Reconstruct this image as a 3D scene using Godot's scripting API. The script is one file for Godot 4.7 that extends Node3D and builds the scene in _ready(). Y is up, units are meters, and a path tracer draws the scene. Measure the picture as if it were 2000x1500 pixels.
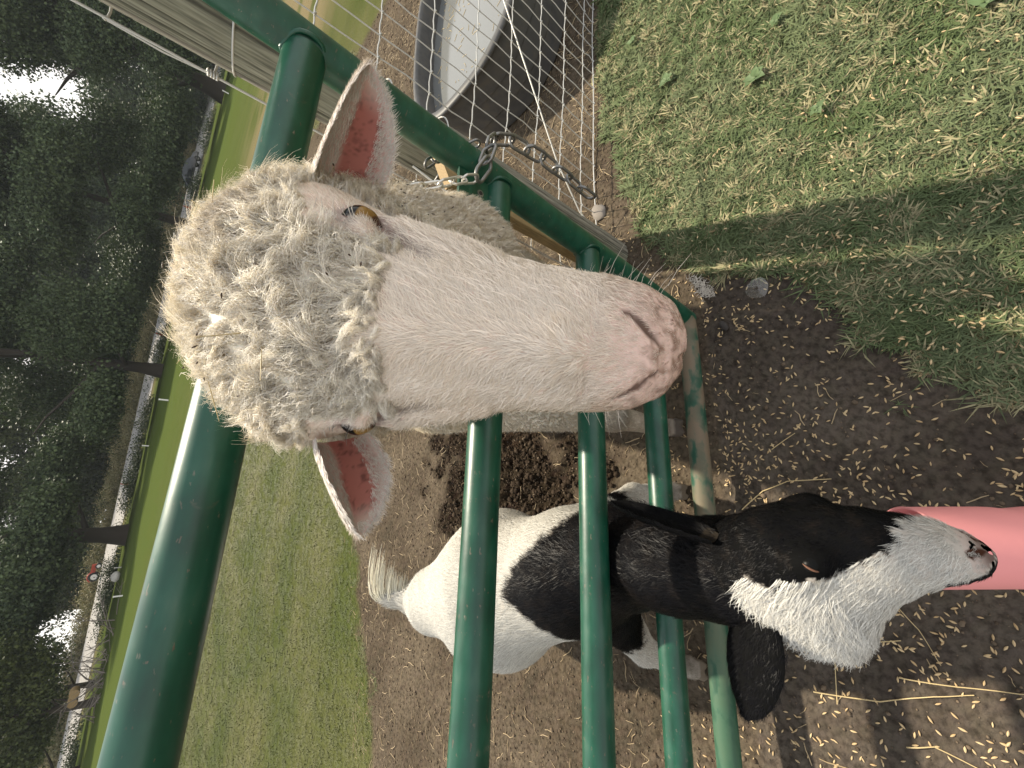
extends Node3D
# A sheep and a goat put their heads through a green tube gate; seen from above the gate by someone feeding them, the camera turned on its side.

var rng := RandomNumberGenerator.new()
var nz1 := FastNoiseLite.new()
var nz2 := FastNoiseLite.new()
var M := {}
const CAM := Vector3(0, 1.1842, 0.477)


# ------------------------------------------------------------------ geometry collector
class Geo:
	var v := PackedVector3Array()
	var n := PackedVector3Array()
	var c := PackedColorArray()
	var t := PackedVector2Array()
	var k := PackedInt32Array()

	func pt(p: Vector3, nn: Vector3, col: Color, uv := Vector2.ZERO) -> int:
		v.append(p)
		n.append(nn)
		c.append(col)
		t.append(uv)
		return v.size() - 1

	func tri(a: int, b: int, d: int) -> void:
		k.append(a)
		k.append(b)
		k.append(d)

	func quad(a: int, b: int, d: int, e: int) -> void:
		k.append_array(PackedInt32Array([a, b, d, a, d, e]))

	# flat four-cornered face with its own normal
	func face(a: Vector3, b: Vector3, d: Vector3, e: Vector3, col: Color, out: Vector3) -> void:
		var nn := (b - a).cross(d - a).normalized()
		if nn.dot(out) < 0.0:
			nn = -nn
		quad(pt(a, nn, col, Vector2(0, 0)), pt(b, nn, col, Vector2(1, 0)), pt(d, nn, col, Vector2(1, 1)), pt(e, nn, col, Vector2(0, 1)))

	func box(ce: Vector3, s: Vector3, col := Color.WHITE, b := Basis.IDENTITY) -> void:
		var h := s * 0.5
		for ax in 3:
			for sg in [-1.0, 1.0]:
				var u := Vector3.ZERO
				var w := Vector3.ZERO
				var o := Vector3.ZERO
				o[ax] = h[ax] * sg
				u[(ax + 1) % 3] = h[(ax + 1) % 3]
				w[(ax + 2) % 3] = h[(ax + 2) % 3]
				face(ce + b * (o - u - w), ce + b * (o + u - w), ce + b * (o + u + w), ce + b * (o - u + w), col, b * o)

	# box with chamfered long edges, made as an extruded octagon along its local y
	func plank(ce: Vector3, s: Vector3, ch: float, col := Color.WHITE, b := Basis.IDENTITY) -> void:
		var x := s.x * 0.5
		var z := s.z * 0.5
		var ring := [Vector2(-x + ch, -z), Vector2(x - ch, -z), Vector2(x, -z + ch), Vector2(x, z - ch), Vector2(x - ch, z), Vector2(-x + ch, z), Vector2(-x, z - ch), Vector2(-x, -z + ch)]
		var lo := -s.y * 0.5
		var hi := s.y * 0.5
		for i in 8:
			var p: Vector2 = ring[i]
			var q: Vector2 = ring[(i + 1) % 8]
			face(ce + b * Vector3(p.x, lo, p.y), ce + b * Vector3(q.x, lo, q.y), ce + b * Vector3(q.x, hi, q.y), ce + b * Vector3(p.x, hi, p.y), col, b * Vector3(p.x + q.x, 0, p.y + q.y))
		for yy in [lo, hi]:
			var nn := b * Vector3(0, signf(yy), 0)
			var m := pt(ce + b * Vector3(0, yy, 0), nn, col)
			var at := []
			for p in ring:
				at.append(pt(ce + b * Vector3(p.x, yy, p.y), nn, col))
			for i in 8:
				tri(m, at[i], at[(i + 1) % 8])

	# tube along points; radii a list as long as pts (or one radius)
	func tube(pts: Array, radii: Array, sides := 12, col := Color.WHITE, caps := true, closed := false) -> void:
		var np := pts.size()
		var up := Vector3.ZERO
		var first := -1
		var dist := 0.0
		for i in np:
			var a: Vector3 = pts[(i - 1 + np) % np] if closed else pts[maxi(i - 1, 0)]
			var b: Vector3 = pts[(i + 1) % np] if closed else pts[mini(i + 1, np - 1)]
			var d := (b - a).normalized()
			if up == Vector3.ZERO:
				up = (Vector3.UP if absf(d.y) < 0.9 else Vector3.RIGHT)
			up = (up - d * up.dot(d)).normalized()
			var si := d.cross(up)
			var r: float = radii[mini(i, radii.size() - 1)]
			if i > 0:
				dist += (pts[i] - pts[i - 1]).length()
			for j in sides + 1:
				var an := TAU * j / sides
				var nn := up * cos(an) + si * sin(an)
				var id := pt(pts[i] + nn * r, nn, col, Vector2(float(j) / sides, dist))
				if first < 0:
					first = id
		var st := sides + 1
		for i in (np if closed else np - 1):
			for j in sides:
				var i2 := (i + 1) % np
				quad(first + i * st + j, first + i * st + j + 1, first + i2 * st + j + 1, first + i2 * st + j)
		if caps and not closed:
			for e in [0, np - 1]:
				var d: Vector3 = (pts[0] - pts[1]).normalized() if e == 0 else (pts[np - 1] - pts[np - 2]).normalized()
				var m := pt(pts[e], d, col, Vector2(0.5, 0))
				var ring := []
				for j in sides:
					var id: int = first + e * st + j
					ring.append(pt(v[id], d, col, Vector2(0.5, 0)))
				for j in sides:
					tri(m, ring[j], ring[(j + 1) % sides])

	# ellipsoid
	func ball(ce: Vector3, r: Vector3, su := 12, sv := 8, col := Color.WHITE, b := Basis.IDENTITY) -> void:
		var f := v.size()
		for i in sv + 1:
			var la := PI * i / sv
			for j in su + 1:
				var lo := TAU * j / su
				var q := Vector3(sin(la) * cos(lo), cos(la), sin(la) * sin(lo))
				pt(ce + b * (q * r), (b * (q / r)).normalized(), col, Vector2(float(j) / su, float(i) / sv))
		for i in sv:
			for j in su:
				quad(f + i * (su + 1) + j, f + i * (su + 1) + j + 1, f + (i + 1) * (su + 1) + j + 1, f + (i + 1) * (su + 1) + j)

	func mesh(into: ArrayMesh = null) -> ArrayMesh:
		for i in range(0, k.size(), 3):
			var a := k[i]
			var b := k[i + 1]
			var d := k[i + 2]
			if (v[b] - v[a]).cross(v[d] - v[a]).dot(n[a] + n[b] + n[d]) > 0.0:
				k[i + 1] = d
				k[i + 2] = b
		var ar := []
		ar.resize(Mesh.ARRAY_MAX)
		ar[Mesh.ARRAY_VERTEX] = v
		ar[Mesh.ARRAY_NORMAL] = n
		ar[Mesh.ARRAY_COLOR] = c
		ar[Mesh.ARRAY_TEX_UV] = t
		ar[Mesh.ARRAY_INDEX] = k
		var m := into if into else ArrayMesh.new()
		m.add_surface_from_arrays(Mesh.PRIMITIVE_TRIANGLES, ar)
		return m


# ------------------------------------------------------------------ scene tree helpers
func put(called: String, mesh: Mesh, mat: Material, parent: Node = self, at := Transform3D.IDENTITY) -> MeshInstance3D:
	var o := MeshInstance3D.new()
	o.name = called
	o.mesh = mesh
	if mat:
		o.material_override = mat
	o.transform = at
	parent.add_child(o, true)
	return o


func thing(called: String, label: String, category: String, group := "", at := Vector3.ZERO) -> Node3D:
	var o := Node3D.new()
	o.name = called
	o.position = at
	add_child(o, true)
	return tag(o, label, category, group)


func tag(o: Node, label: String, category: String, group := "") -> Node:
	if label:
		o.set_meta("label", label)
	if category:
		o.set_meta("category", category)
	if group:
		o.set_meta("group", group)
	return o


func structure(o: Node, label := "") -> Node:
	o.set_meta("kind", "structure")
	if label:
		o.set_meta("label", label)
	return o


func many(called: String, mesh: Mesh, mat: Material, xf: Array, cols: PackedColorArray, parent: Node = self) -> MultiMeshInstance3D:
	var mm := MultiMesh.new()
	mm.transform_format = MultiMesh.TRANSFORM_3D
	mm.use_colors = cols.size() > 0
	mm.mesh = mesh
	mm.instance_count = xf.size()
	for i in xf.size():
		mm.set_instance_transform(i, xf[i])
		if cols.size():
			mm.set_instance_color(i, cols[i])
	var o := MultiMeshInstance3D.new()
	o.name = called
	o.multimesh = mm
	o.material_override = mat
	o.set_meta("kind", "stuff")
	parent.add_child(o, true)
	return o


func lin(r: float, g: float, b: float) -> Color:   # real-world base colour, linear
	return Color(r, g, b)


func mat(col: Color, rough := 0.8, metal := 0.0, vc := false) -> StandardMaterial3D:
	var m := StandardMaterial3D.new()
	m.albedo_color = col.linear_to_srgb()
	m.roughness = rough
	m.metallic = metal
	m.vertex_color_use_as_albedo = vc
	return m


func noise_tex(sd: int, freq: float, oct: int, stops: Array, size := 512, kind := FastNoiseLite.TYPE_SIMPLEX_SMOOTH) -> NoiseTexture2D:
	var f := FastNoiseLite.new()
	f.seed = sd
	f.noise_type = kind
	f.frequency = freq
	f.fractal_octaves = oct
	var x := NoiseTexture2D.new()
	x.width = size
	x.height = size
	x.seamless = true
	x.noise = f
	if stops.size():
		var g := Gradient.new()
		g.offsets = PackedFloat32Array(stops.map(func(s): return s[0]))
		g.colors = PackedColorArray(stops.map(func(s): return s[1]))
		x.color_ramp = g
	return x


func bumps(sd: int, freq: float, oct: int, strength := 4.0, size := 512) -> NoiseTexture2D:
	var x := noise_tex(sd, freq, oct, [], size)
	x.as_normal_map = true
	x.bump_strength = strength
	return x


func grey(g: float) -> Color:
	return Color(g, g, g)


# ------------------------------------------------------------------ distance fields and surface nets
func smin(a: float, b: float, k: float) -> float:
	var h := maxf(k - absf(a - b), 0.0) / k
	return minf(a, b) - h * h * k * 0.25


func cap(p: Vector3, a: Vector3, b: Vector3, ra: float, rb: float) -> float:
	var ab := b - a
	var t := clampf((p - a).dot(ab) / ab.length_squared(), 0.0, 1.0)
	return (p - a - ab * t).length() - lerpf(ra, rb, t)


func ell(p: Vector3, r: Vector3) -> float:
	var k0 := (p / r).length()
	var k1 := (p / (r * r)).length()
	return k0 * (k0 - 1.0) / maxf(k1, 1e-6)


# a body lofted along local y: stations of (y, half width, top, bottom)
func loft(p: Vector3, st: PackedVector4Array, ex := 2.3) -> float:
	var last := st.size() - 1
	var s := clampf(p.y, st[0].x, st[last].x)
	var i := 0
	while i < last - 1 and st[i + 1].x < s:
		i += 1
	var a := st[i]
	var b := st[i + 1]
	var f := (s - a.x) / (b.x - a.x)
	f = lerpf(f, f * f * (3.0 - 2.0 * f), 0.4)
	var w := lerpf(a.y, b.y, f)
	var hi := lerpf(a.z, b.z, f)
	var lo := lerpf(a.w, b.w, f)
	var c := (hi + lo) * 0.5
	var h := (hi - lo) * 0.5
	var q := pow(pow(absf(p.x) / w, ex) + pow(absf(p.z - c) / h, ex), 1.0 / ex)
	var d := (q - 1.0) * minf(w, h)
	var o := absf(p.y - s)
	return d if o < 1e-7 else sqrt(maxf(d, 0.0) * maxf(d, 0.0) + o * o)


func nets(f: Callable, lo: Vector3, hi: Vector3, cell: float, levels: int, skip := AABB(), lip := 1.5) -> Dictionary:
	var big := cell * pow(2.0, levels)
	var dim := Vector3i(((hi - lo) / big).ceil())
	var cells: Array[Vector3i] = []
	for x in dim.x:
		for y in dim.y:
			for z in dim.z:
				cells.append(Vector3i(x, y, z))
	var size := big
	for l in levels + 1:
		var keep: Array[Vector3i] = []
		for q in cells:
			var ce := lo + (Vector3(q) + Vector3(0.5, 0.5, 0.5)) * size
			if skip.size.x > 0.0 and skip.has_point(ce):
				continue
			if absf(f.call(ce)) < size * 0.87 * lip:
				keep.append(q)
		if l == levels:
			cells = keep
			break
		var next: Array[Vector3i] = []
		for q in keep:
			for j in 8:
				next.append(q * 2 + Vector3i(j & 1, (j >> 1) & 1, (j >> 2) & 1))
		cells = next
		size *= 0.5
	var val := {}
	var at := {}
	var v := PackedVector3Array()
	var corner := PackedFloat32Array()
	corner.resize(8)
	for q in cells:
		var neg := 0
		for j in 8:
			var ci := q + Vector3i(j & 1, (j >> 1) & 1, (j >> 2) & 1)
			var d: float
			if val.has(ci):
				d = val[ci]
			else:
				d = f.call(lo + Vector3(ci) * size)
				val[ci] = d
			corner[j] = d
			if d < 0.0:
				neg += 1
		if neg == 0 or neg == 8:
			continue
		var sum := Vector3.ZERO
		var cnt := 0
		for e in 12:
			var ax := e >> 2
			var r := e & 3
			var a := 0
			if ax == 0:
				a = r << 1
			elif ax == 1:
				a = (r & 1) | ((r >> 1) << 2)
			else:
				a = r
			var b := a | (1 << ax)
			var da := corner[a]
			var db := corner[b]
			if (da < 0.0) != (db < 0.0):
				var t := da / (da - db)
				var pa := Vector3(a & 1, (a >> 1) & 1, (a >> 2) & 1)
				pa[ax] = t
				sum += pa
				cnt += 1
		at[q] = v.size()
		v.append(lo + (Vector3(q) + sum / cnt) * size)
	var k := PackedInt32Array()
	for q in at:
		var d0: float = val[q]
		for ax in 3:
			var e := Vector3i.ZERO
			e[ax] = 1
			var d1: float = val[q + e]
			if (d0 < 0.0) == (d1 < 0.0):
				continue
			var u := Vector3i.ZERO
			var w := Vector3i.ZERO
			u[(ax + 1) % 3] = 1
			w[(ax + 2) % 3] = 1
			if not (at.has(q - u) and at.has(q - w) and at.has(q - u - w)):
				continue
			var a: int = at[q]
			var b: int = at[q - u]
			var c: int = at[q - u - w]
			var d: int = at[q - w]
			if d0 < 0.0:
				k.append_array(PackedInt32Array([a, c, b, a, d, c]))
			else:
				k.append_array(PackedInt32Array([a, b, c, a, c, d]))
	var n := PackedVector3Array()
	n.resize(v.size())
	for i in range(0, k.size(), 3):
		var fn := (v[k[i + 2]] - v[k[i]]).cross(v[k[i + 1]] - v[k[i]])
		n[k[i]] += fn
		n[k[i + 1]] += fn
		n[k[i + 2]] += fn
	# make the normals point outwards
	var vote := 0
	for i in range(0, v.size(), maxi(1, v.size() / 60)):
		vote += 1 if f.call(v[i] + n[i].normalized() * cell) > 0.0 else -1
	for i in n.size():
		n[i] = n[i].normalized() * (1.0 if vote >= 0 else -1.0)
	return {"v": v, "n": n, "k": k}


func pour(g: Geo, d: Dictionary, color: Callable) -> void:
	var f := g.v.size()
	var v: PackedVector3Array = d.v
	var n: PackedVector3Array = d.n
	for i in v.size():
		g.pt(v[i], n[i], color.call(v[i], n[i]))
	for i in d.k:
		g.k.append(f + i)


# ------------------------------------------------------------------ hair
# a tuft of fine blades that lie along +y with the skin's outside at +z; unit length
func hair_tuft(sd: int, nb: int, rad: float, wid: float, lift: float, curl: float, spread := 0.3, segs := 4, low := 0.8) -> ArrayMesh:
	rng.seed = sd
	var g := Geo.new()
	for b in nb:
		var root := Vector3(rng.randf_range(-rad, rad), rng.randf_range(-rad, rad), -0.03)
		var yaw := rng.randfn(0.0, spread)
		var li := lift * rng.randf_range(0.5, 1.5)
		var len := rng.randf_range(0.55, 1.0)
		var bend := rng.randf_range(-0.35, 0.35)
		var roll := rng.randf_range(-0.8, 0.8)
		var nn := (Vector3(0, 0, 1) + Vector3(rng.randfn(0, 0.4), rng.randfn(0, 0.25), 0)).normalized()
		var col := grey(rng.randf_range(low, 1.0))
		var prev := -1
		for s in segs + 1:
			var t := float(s) / segs
			var a := yaw + bend * t
			var p := root + Vector3(sin(a) * t, cos(a) * t, li * t * (1.0 - curl * t)) * len
			var w := wid * (1.0 - 0.85 * t)
			var side := Vector3(cos(roll), 0, sin(roll)) * w
			var i := g.pt(p - side, nn, col)
			g.pt(p + side, nn, col)
			if prev >= 0:
				g.quad(prev, prev + 1, i + 1, i)
			prev = i
	return g.mesh()


# a lock of wool standing along +z: crimped fibres that draw together at the tip
func wool_lock(sd: int, nf: int, rad: float, wid: float, crimp: float, waves: float) -> ArrayMesh:
	rng.seed = sd
	var g := Geo.new()
	var lean := Vector2(rng.randfn(0, 0.2), rng.randfn(0, 0.2))
	var hook := Vector2.from_angle(rng.randf() * TAU) * rng.randf_range(0.15, 0.4)
	for f in nf:
		var an := rng.randf() * TAU
		var rr := sqrt(rng.randf()) * rad
		var root := Vector2(cos(an), sin(an)) * rr
		var len := rng.randf_range(0.6, 1.0) * (1.15 - 0.4 * rr / rad)
		var ph := rng.randf() * TAU
		var ph2 := rng.randf() * TAU
		var amp := crimp * rng.randf_range(0.5, 1.4)
		var wv := waves * rng.randf_range(0.8, 1.25)
		var fly := Vector2(rng.randfn(0, 0.05), rng.randfn(0, 0.05)) if f % 4 else Vector2(rng.randfn(0, 0.14), rng.randfn(0, 0.14))
		var tone := rng.randf_range(0.88, 1.0)
		var col := Color(tone, tone * rng.randf_range(0.97, 1.0), tone * rng.randf_range(0.90, 1.0))
		var nn := (Vector3(cos(an), sin(an), 0.7) + Vector3(rng.randfn(0, 0.3), rng.randfn(0, 0.3), 0)).normalized()
		var roll := rng.randf() * PI
		var prev := -1
		for s in 9:
			var t := s / 8.0
			var q := root * (1.0 - 0.66 * t) + lean * t * t + fly * t * t + hook * t * t * t
			q += Vector2(cos(wv * t * TAU + ph), sin(wv * t * TAU + ph2)) * amp * (0.3 + 0.7 * t)
			var p := Vector3(q.x, q.y, len * t - 0.1 - 0.28 * t * t * t)
			var w := wid * (1.0 - 0.6 * t)
			var side := Vector3(cos(roll), sin(roll), 0) * w
			var i := g.pt(p - side, nn, col)
			g.pt(p + side, nn, col)
			if prev >= 0:
				g.quad(prev, prev + 1, i + 1, i)
			prev = i
	return g.mesh()


# scatter tufts over a surface made by nets(); how(p, n) gives [tufts per m2, length, direction, colour, tilt off the skin, variant] or null
func comb(d: Dictionary, how: Callable, variants: int, sd: int) -> Array:
	rng.seed = sd
	var xf := []
	var cs := []
	for i in variants:
		xf.append([])
		cs.append(PackedColorArray())
	var v: PackedVector3Array = d.v
	var n: PackedVector3Array = d.n
	var k: PackedInt32Array = d.k
	for i in range(0, k.size(), 3):
		var a := v[k[i]]
		var b := v[k[i + 1]]
		var c := v[k[i + 2]]
		var area := (b - a).cross(c - a).length() * 0.5
		var r = how.call((a + b + c) / 3.0, n[k[i]])
		if r == null:
			continue
		var want: float = area * r[0]
		var cnt := int(want) + (1 if rng.randf() < want - int(want) else 0)
		for j in cnt:
			var u := rng.randf()
			var w := rng.randf()
			if u + w > 1.0:
				u = 1.0 - u
				w = 1.0 - w
			var p := a + (b - a) * u + (c - a) * w
			var nn := (n[k[i]] + (n[k[i + 1]] - n[k[i]]) * u + (n[k[i + 2]] - n[k[i]]) * w).normalized()
			var e = how.call(p, nn)
			if e == null:
				continue
			var dir: Vector3 = e[2]
			dir = dir - nn * dir.dot(nn)
			if dir.length_squared() < 1e-9:
				dir = nn.cross(Vector3.RIGHT)
			dir = dir.normalized()
			dir = dir.rotated(nn, rng.randfn(0.0, 0.14))
			var z := nn
			if e[4] != 0.0:
				var ax := dir.cross(nn).normalized()
				dir = dir.rotated(ax, e[4])
				z = nn.rotated(ax, e[4])
			var x := dir.cross(z).normalized()
			var len: float = e[1] * rng.randf_range(0.75, 1.2)
			var m := rng.randi() % variants
			xf[m].append(Transform3D(Basis(x, dir, z) * len, p))
			var tone := rng.randf_range(0.9, 1.06)
			var col: Color = e[3]
			cs[m].append(Color(col.r * tone, col.g * tone, col.b * tone))
	return [xf, cs]


func grow(called: String, parent: Node, d: Dictionary, meshes: Array, mt: Material, sd: int, how: Callable) -> int:
	var r := comb(d, how, meshes.size(), sd)
	var total := 0
	for i in meshes.size():
		if r[0][i].size():
			many(called, meshes[i], mt, r[0][i], r[1][i], parent)
			total += r[0][i].size()
	return total


# ------------------------------------------------------------------ the sheep
const SO := Vector3(0.1056, 1.0843, 0.2272)
const SX := Vector3(-0.9041, -0.2235, -0.3642)
const SY := Vector3(-0.1651, -0.6036, 0.78)
const SZ := Vector3(-0.3942, 0.7653, 0.5088)
var sheep_st := PackedVector4Array([Vector4(-0.125, 0.03, -0.03, -0.075), Vector4(-0.10, 0.052, 0.005, -0.10), Vector4(-0.06, 0.066, 0.030, -0.11), Vector4(-0.02, 0.0675, 0.040, -0.112), Vector4(0.02, 0.0685, 0.0405, -0.108), Vector4(0.055, 0.0605, 0.036, -0.098), Vector4(0.09, 0.0485, 0.0295, -0.08), Vector4(0.12, 0.0435, 0.0255, -0.066), Vector4(0.15, 0.0400, 0.0205, -0.056), Vector4(0.172, 0.0370, 0.0125, -0.052), Vector4(0.189, 0.0280, 0.000, -0.045), Vector4(0.199, 0.0140, -0.013, -0.034)])


func sheep_local(p: Vector3) -> Vector3:
	var r := p - SO
	return Vector3(r.dot(SX), r.dot(SY), r.dot(SZ))


func sheep_world(q: Vector3) -> Vector3:
	return SO + SX * q.x + SY * q.y + SZ * q.z


func sheep_head(q: Vector3) -> float:
	var d := loft(q, sheep_st)
	if absf(q.y) < 0.07:
		# the brow over each eye and the socket under it
		for s in [-1.0, 1.0]:
			var e := Vector3(s * 0.0572, 0.004, 0.0115)
			d = smin(d, cap(q, Vector3(s * 0.0565, -0.022, 0.0225), Vector3(s * 0.0560, 0.014, 0.0225), 0.0070, 0.0058), 0.008)
			d = smin(d, cap(q, Vector3(s * 0.063, -0.014, -0.001), Vector3(s * 0.060, 0.024, -0.001), 0.0055, 0.0045), 0.008)
			d = maxf(d, -((q - e).length() - 0.0126))
	if q.y > 0.02 and q.y < 0.11:   # hollow in front of the eye
		for s in [-1.0, 1.0]:
			d = -smin(-d, cap(q, Vector3(s * 0.0600, 0.032, 0.0225), Vector3(s * 0.0500, 0.064, 0.0270), 0.0098, 0.0065), 0.014)
	# bony bridge of the nose and the crest below each eye
	d = smin(d, cap(q, Vector3(0.001, 0.030, 0.0335), Vector3(0.003, 0.128, 0.0185), 0.0095, 0.0085), 0.018)
	for s in [-1.0, 1.0]:
		d = smin(d, cap(q, Vector3(s * 0.0535, 0.030, 0.000), Vector3(s * 0.0425, 0.082, 0.001), 0.0060, 0.0050), 0.012)
	if q.y > 0.13:
		# swollen upper lip, then nostrils and the groove below the nose
		for s in [-1.0, 1.0]:
			d = smin(d, cap(q, Vector3(s * 0.020, 0.150, -0.022), Vector3(s * 0.0135, 0.175, -0.026), 0.0175, 0.0165), 0.010)
			d = smin(d, cap(q, Vector3(0.003 + s * 0.0185, 0.157, 0.0085), Vector3(0.003 + s * 0.005, 0.1775, 0.0035), 0.0075, 0.0060), 0.005)
		for s in [-1.0, 1.0]:
			var nd := nostril(q, s)
			d = -smin(-d, nd, 0.0022)
		d = -smin(-d, cap(q, Vector3(0.0035, 0.184, 0.001), Vector3(0.002, 0.201, -0.022), 0.0008, 0.0022), 0.004)
		d += 0.0008 * sin((q.y - 0.12) * 520.0 + q.x * 40.0) * smoothstep(0.13, 0.138, q.y) * smoothstep(0.158, 0.148, q.y) * smoothstep(0.034, 0.016, absf(q.x))
	return d


# the comma-shaped slit under each wing of the nose, laid on the surface when the sheep is begun
var slit := PackedVector3Array()


func lay_slits() -> void:
	slit.clear()
	var path := PackedVector3Array()
	for s in [-1.0, 1.0]:
		for o in [Vector2(0.0240, 0.1600), Vector2(0.0225, 0.1655), Vector2(0.0180, 0.1720), Vector2(0.0120, 0.1780), Vector2(0.0060, 0.1835)]:
			var z := 0.05
			while z > -0.06 and sheep_head(Vector3(0.0035 + s * o.x, o.y, z)) > 0.0:
				z -= 0.0004
			path.append(Vector3(0.0035 + s * o.x, o.y, z))
	slit = path


func nostril(q: Vector3, s: float) -> float:
	if slit.is_empty():
		return 1.0
	var o := 0 if s < 0.0 else 5
	var r := [0.0006, 0.0015, 0.0024, 0.0018, 0.0005]
	var d := 1.0
	for i in 4:
		d = minf(d, cap(q, slit[o + i], slit[o + i + 1], r[i], r[i + 1]))
	return d


func sheep_field(p: Vector3) -> float:
	var q := sheep_local(p)
	var ql := q.length()
	var d := 1.0
	if ql < 0.34:
		d = sheep_head(q)
		d = smin(d, ell(q - Vector3(0, -0.046, -0.006), Vector3(0.084, 0.055, 0.048)), 0.02)
	else:
		d = ql - 0.2
	var b := cap(p, Vector3(0.150, 1.075, 0.135), Vector3(0.235, 0.955, 0.02), 0.098, 0.118)
	b = smin(b, cap(p, Vector3(0.235, 0.955, 0.02), Vector3(0.33, 0.74, -0.22), 0.118, 0.195), 0.06)
	b = smin(b, ell(p - Vector3(0.265, 0.865, 0.035), Vector3(0.155, 0.095, 0.070)), 0.05)
	b = smin(b, cap(p, Vector3(0.365, 0.68, -0.30), Vector3(0.60, 0.68, -0.95), 0.215, 0.235), 0.08)
	b = smin(b, cap(p, Vector3(0.215, 0.55, -0.22), Vector3(0.188, 0.27, -0.13), 0.075, 0.035), 0.05)
	b = smin(b, cap(p, Vector3(0.445, 0.58, -0.19), Vector3(0.455, 0.27, -0.10), 0.105, 0.035), 0.06)
	b = smin(b, cap(p, Vector3(0.188, 0.27, -0.13), Vector3(0.180, 0.07, -0.112), 0.033, 0.021), 0.02)
	b = smin(b, cap(p, Vector3(0.455, 0.27, -0.10), Vector3(0.460, 0.08, -0.055), 0.033, 0.021), 0.02)
	for s in [-1.0, 1.0]:
		b = smin(b, cap(p, Vector3(0.180 + s * 0.012, 0.05, -0.105), Vector3(0.180 + s * 0.015, 0.018, -0.075), 0.016, 0.013), 0.008)
		b = smin(b, cap(p, Vector3(0.460 + s * 0.012, 0.055, -0.045), Vector3(0.460 + s * 0.015, 0.03, -0.004), 0.016, 0.012), 0.008)
		b = smin(b, cap(p, Vector3(0.53 + s * 0.12, 0.5, -0.98), Vector3(0.55 + s * 0.11, 0.30, -1.12), 0.09, 0.04), 0.05)
		b = smin(b, cap(p, Vector3(0.55 + s * 0.11, 0.30, -1.12), Vector3(0.55 + s * 0.11, 0.02, -1.08), 0.035, 0.024), 0.02)
	return smin(d, b, 0.03)


# above 0 where fleece grows
func sheep_wool(p: Vector3, q: Vector3) -> float:
	if p.y < 0.2:
		return -0.1
	if q.length() > 0.25 or q.y > 0.15:
		return 0.05 if q.y < 0.1 or q.z < -0.07 else -0.1
	var ax := absf(q.x)
	var edge := 0.033 - 0.055 * smoothstep(0.046, 0.060, ax) * smoothstep(-0.035, -0.01, q.z)
	edge += 0.035 * smoothstep(-0.035, -0.075, q.z) - 0.02 * smoothstep(0.030, 0.0, q.z) * (1.0 - smoothstep(-0.03, -0.06, q.z)) * smoothstep(0.05, 0.06, ax)
	edge += 0.004 * nz1.get_noise_3d(p.x * 900.0, p.y * 900.0, p.z * 900.0)
	return edge - q.y


func tear_line(q: Vector3, s: float) -> float:
	var p := Vector3(q.x * s, q.y, q.z)
	return minf(cap(p, Vector3(0.0580, 0.0190, 0.0140), Vector3(0.0495, 0.0360, 0.0175), 0.0035, 0.0025), cap(p, Vector3(0.0495, 0.0360, 0.0175), Vector3(0.0425, 0.0580, 0.0210), 0.0025, 0.0008))


func sheep_color(p: Vector3, n: Vector3) -> Color:
	var q := sheep_local(p)
	var w := sheep_wool(p, q)
	if w > 0.0:
		return lin(0.74, 0.68, 0.58)
	if p.y < 0.2:
		return lin(0.34, 0.29, 0.23) if p.y > 0.045 else lin(0.10, 0.08, 0.065)
	var skin := lin(0.70, 0.53, 0.43)
	var nose := smoothstep(0.125, 0.165, q.y)
	skin = skin.lerp(lin(0.68, 0.485, 0.41), nose)
	# darker skin round the eyes and along the tear line
	for s in [-1.0, 1.0]:
		var e := (q - Vector3(s * 0.062, 0.004, 0.012)).length()
		skin = skin.lerp(lin(0.24, 0.17, 0.16), 0.75 * (1.0 - smoothstep(0.013, 0.023, e)))
		skin = skin.lerp(lin(0.20, 0.13, 0.12), 0.8 * (1.0 - smoothstep(0.0, 0.006, tear_line(q, s))))
		skin = skin.lerp(lin(0.085, 0.045, 0.035), 0.95 * (1.0 - smoothstep(0.0, 0.0012, nostril(q, s))))
	# mud on the lips
	var mud := 0.05 + nz1.get_noise_3d(p.x * 4200.0, p.y * 4200.0, p.z * 4200.0) + 0.4 * nz2.get_noise_3d(p.x * 9000.0, p.y * 9000.0, p.z * 9000.0)
	skin = skin.lerp(lin(0.20, 0.11, 0.07), smoothstep(0.0, 0.30, mud) * smoothstep(0.166, 0.184, q.y) * 0.8)
	return skin


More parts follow.
